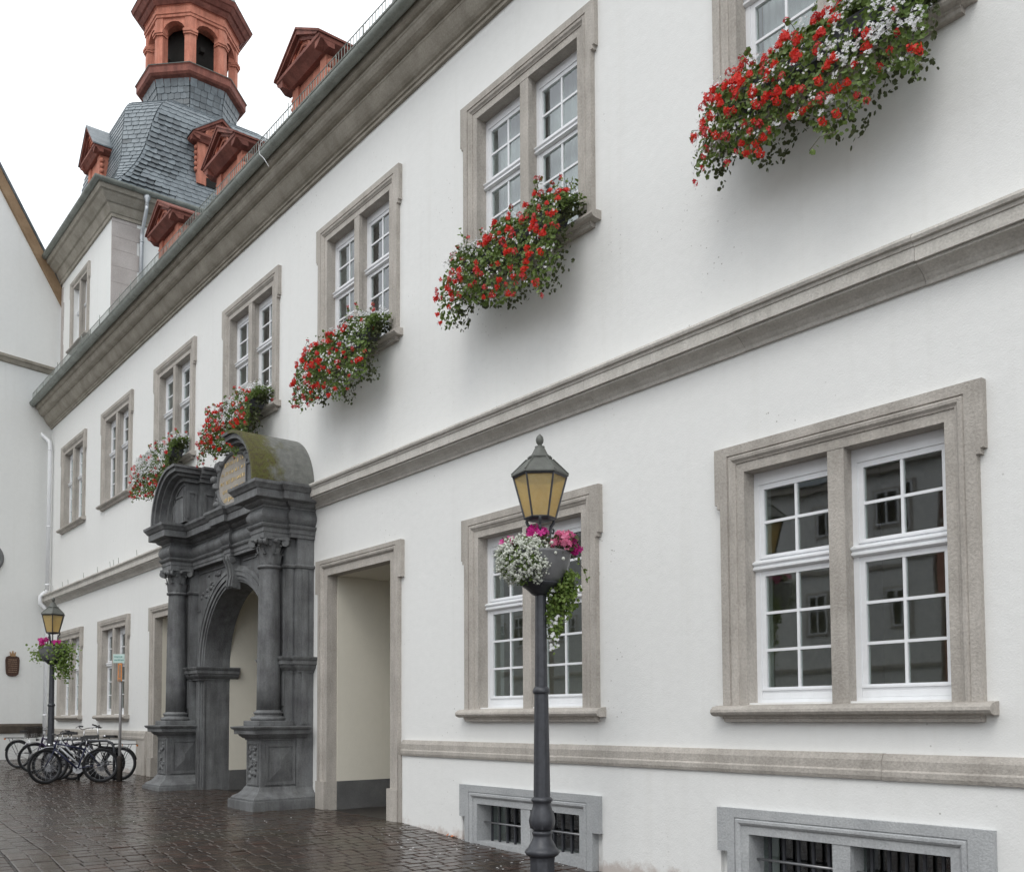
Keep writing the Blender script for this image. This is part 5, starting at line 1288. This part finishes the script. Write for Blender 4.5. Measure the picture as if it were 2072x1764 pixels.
# picture-right is heading 51 degrees in plan
H = radians(51.3)
bicycle((-28.05+.6,-1.75), H-.12, .05, 'white', 'white city bicycle with thin mudguards, furthest into the corner by the gabled house', 0.0, step=True, rack=True)
bicycle((-24.75,-.95), H+pi+.10, -.05, 'purple', 'dark purple bicycle carrying a black front basket beside the white one', .35, rack=True, basket=True)
bicycle((-22.0,-1.18), H+pi+.38, .06, 'silver', 'silver-framed bicycle wedged in the middle of the parked bicycles', -.1, step=True)
bicycle((-22.50,-2.0), H+.05, -.04, 'black', 'black flat-bar bicycle with raised handlebar leaning against the silver one', .15, guards=False, rack=False, flat=True, bar=1.16, seat=.98)
bicycle((-21.38,-1.42), H+pi+.45, .07, 'blue', 'dark blue bicycle with fat black tyres in front of the others', .45, rack=False, guards=False, flat=True)
bicycle((-21.72,-.93), H+pi-.05, .05, 'black', 'black city bicycle with mudguards and luggage rack, rear wheel towards the portal', -.2, rack=True, bar=1.12)
# bicycle stands
for i, (x, y) in enumerate(((-21.95,-1.35), (-23.1,-1.5))):
    st_ = MB(); g = gz(x); d = Vector((cos(H), sin(H), 0))
    P0 = Vector((x,y,g)); pts = [P0-d*.38+Vector((0,0,-.05)), P0-d*.38+Vector((0,0,.68)), P0-d*.33+Vector((0,0,.80)), P0-d*.22+Vector((0,0,.85)), P0+d*.22+Vector((0,0,.85)), P0+d*.33+Vector((0,0,.80)), P0+d*.38+Vector((0,0,.68)), P0+d*.38+Vector((0,0,-.05))]
    st_.tube(pts, .028, 10)
    single('bicycle_stand', st_, 'iron', ('dark tubular bicycle stand between the frontmost bicycles', 'dark tubular bicycle stand hidden deep among the bicycles near the lamp')[i], 'bicycle stand', (x, y, g), 'bicycle stands')
# sign post
M['signface'] = plain('pale_green_sign', (0.52, 0.66, 0.62), 0.4); M['signtext'] = plain('green_lettering', (0.16, 0.33, 0.30), 0.5); M['orange'] = plain('orange_plate', (0.62, 0.24, 0.07), 0.5, 0, .5, .25, 30); M['postgrey'] = plain('galvanised_post', (0.30, 0.29, 0.29), 0.5, 0.3)
sx, sy = -21.33, -1.05
sgn = root('sign_post', 'thin grey post with a pale green sign and an orange upright plate', 'sign', (sx, sy, gz(sx)))
m_ = MB(); m_.tube([(sx,sy,gz(sx)-.1),(sx,sy,1.40)], .030, 10); part('post', m_, 'postgrey', sgn)
wb_ = MB(); wb_.lathe([(.06,-.1),(.06,.5),(.05,.53),(.03,.55)], (sx,sy,gz(sx)), 12); part('post_sleeve', wb_, 'wicker', sgn)
def SG(mb):
    mb.v = [(sx+v[0]*cos(H+.1)-v[1]*sin(H+.1), sy+v[0]*sin(H+.1)+v[1]*cos(H+.1), v[2]) for v in mb.v]; return mb
m_ = MB(); m_.bbox(-.155,.085,-.05,-.036,1.19,1.38,.004); pt = part('sign_plate', SG(m_), 'signface', sgn)
m_ = MB(); rr = random.Random(3)
for z in (1.325, 1.255):
    x = -.125
    while x < .04: l = rr.uniform(.012,.03); m_.box(x, x+l, -.053, -.049, z-.017, z+.017*rr.uniform(.5,1)); x += l+.009
part('lettering', SG(m_), 'signtext', pt)['kind'] = 'stuff'
m_ = MB(); m_.bbox(-.055,.035,-.05,-.034,.80,1.185,.004); pt = part('orange_plate', SG(m_), 'orange', sgn)
m_ = MB(); m_.box(-.04,.02,-.053,-.049,.805,.845); m_.box(-.03,.01,-.053,-.049,.87,1.15); part('plate_lettering', SG(m_), 'plaque_l', pt)['kind'] = 'stuff'
# ------------------------------------------------------------------ fallen petals and leaves
pe = MB(); r = random.Random(77)
def petal(x, y, s): 
    z = gz(x)+.006; o = len(pe.v); t = r.uniform(0, 6); 
    for k_ in range(5): pe.v.append((x+s*cos(t+k_*1.257)*r.uniform(.6,1.1), y+s*sin(t+k_*1.257)*r.uniform(.6,1.1), z+r.uniform(0,.007)))
    pe.f.append((o,o+1,o+2,o+3,o+4)); pe.sm.append(False)
for i in range(130): petal(r.uniform(-11.4,-6.0), -.06-r.random()**1.6*1.1, r.uniform(.009,.02))
for i in range(24): petal(r.uniform(-16.5,-9), -r.uniform(.8,3.6), r.uniform(.008,.016))
single('fallen_petals', pe, 'whitef', 'small white petals scattered on the wet paving along the wall', 'petals', (-9, -.5, gz(-9)), kind='stuff')
lf = MB()
for (x, y) in ((-10.42,-.06), (-10.36,-.05), (-10.5,-.09)):
    r2 = random.Random(int(x*100)); leaves(lf, [((x, y, gz(x)+.02), (0,-1,1))], .07, r2, .3)
M['dryleaf'] = plain('orange_dry_leaf', (0.45, 0.14, 0.05), 0.7)
single('dry_leaf', lf, 'dryleaf', 'small heap of orange dry leaves at the foot of the wall beside the basement window', 'leaf', (-10.42, -.06, gz(-10.4)))
# ------------------------------------------------------------------ houses across the square (seen mirrored in the window panes)
def far_house(x0, x1, h, mat, trim, label, seed, stories, y=-31.0, bay=3.2, dorm=True):
    g = -2.0; R_ = root('townhouse', label, 'house', ((x0+x1)/2, y-4, g), group='houses across the square')
    wl_ = MB(); wl_.box(x0, x1, y-8, y, g-.5, h); part('wall', wl_, mat, R_)
    n = max(2, int((x1-x0)/bay)); bw_ = (x1-x0)/n; sh = (h-g)/stories
    fr = MB(); fr.box(-.62,.62,0,.06,-.95,1.0); fr_me = fr.mesh('window', trim)
    sa = MB(); frame(sa, -.5, .5, -.85, .88, .07, .061, .10); sa.box(-.035,.035,.061,.10,-.78,.81); sa.box(-.43,.43,.0615,.0995,.2,.26); sa_me = sa.mesh('sash', 'whitepaint')
    gl_ = MB(); gl_.box(-.5,.5,.0605,.066,-.85,.88); gl_me = gl_.mesh('pane', 'void')
    off = OFF[R_.name]
    for k_ in range(stories):
        for i in range(n):
            z = g+sh*(k_+.55)
            w_o = inst('window', fr_me, R_, (x0+bw_*(i+.5)-off[0], y-off[1], z-off[2]), scale=(1.0,1,1.0 if k_ else 1.15))
            inst('pane', gl_me, w_o); inst('sash', sa_me, w_o)
    st_ = MB()
    for k_ in range(1, stories): st_.box(x0-.02, x1+.02, y, y+.12, g+sh*k_-.12, g+sh*k_+.06)
    st_.box(x0-.02, x1+.02, y, y+.35, h-.3, h+.02); part('string_course', st_, trim, R_)
    rf_ = MB(); rf_.prism([(y+.5,h+.02),(y-4,h+4.2),(y-8.5,h+.02)], x0+.02, x1-.02, 'x'); part('roof', rf_, 'slate', R_)
M['fh1'] = plaster('grey_render', (0.62,0.63,0.62), specks=False); M['fh2'] = plaster('brick_red_render', (0.42,0.20,0.16), specks=False); M['fh3'] = plaster('sand_render', (0.66,0.62,0.50), specks=False); M['fh4'] = plaster('white_render', (0.75,0.75,0.73), specks=False)
far_house(-70,-52, 10.5, 'fh3', 'sand', 'sand-coloured house across the square mirrored in the panes by the lamp', 1, 3)
far_house(-51.8,-38, 12.0, 'fh1', 'sand', 'tall grey house across the square mirrored in the window panes', 2, 3)
far_house(-37.8,-20, 10.8, 'fh4', 'sand', 'white house across the square mirrored in the big window', 3, 3)
far_house(-19.8,-16, 11.5, 'fh2', 'sand', 'red house with pale window surrounds across the square mirrored in the big window', 4, 4)
far_house(-15.8,2, 10.5, 'fh1', 'red', 'grey house with red window surrounds across the square mirrored in the big window', 5, 3)
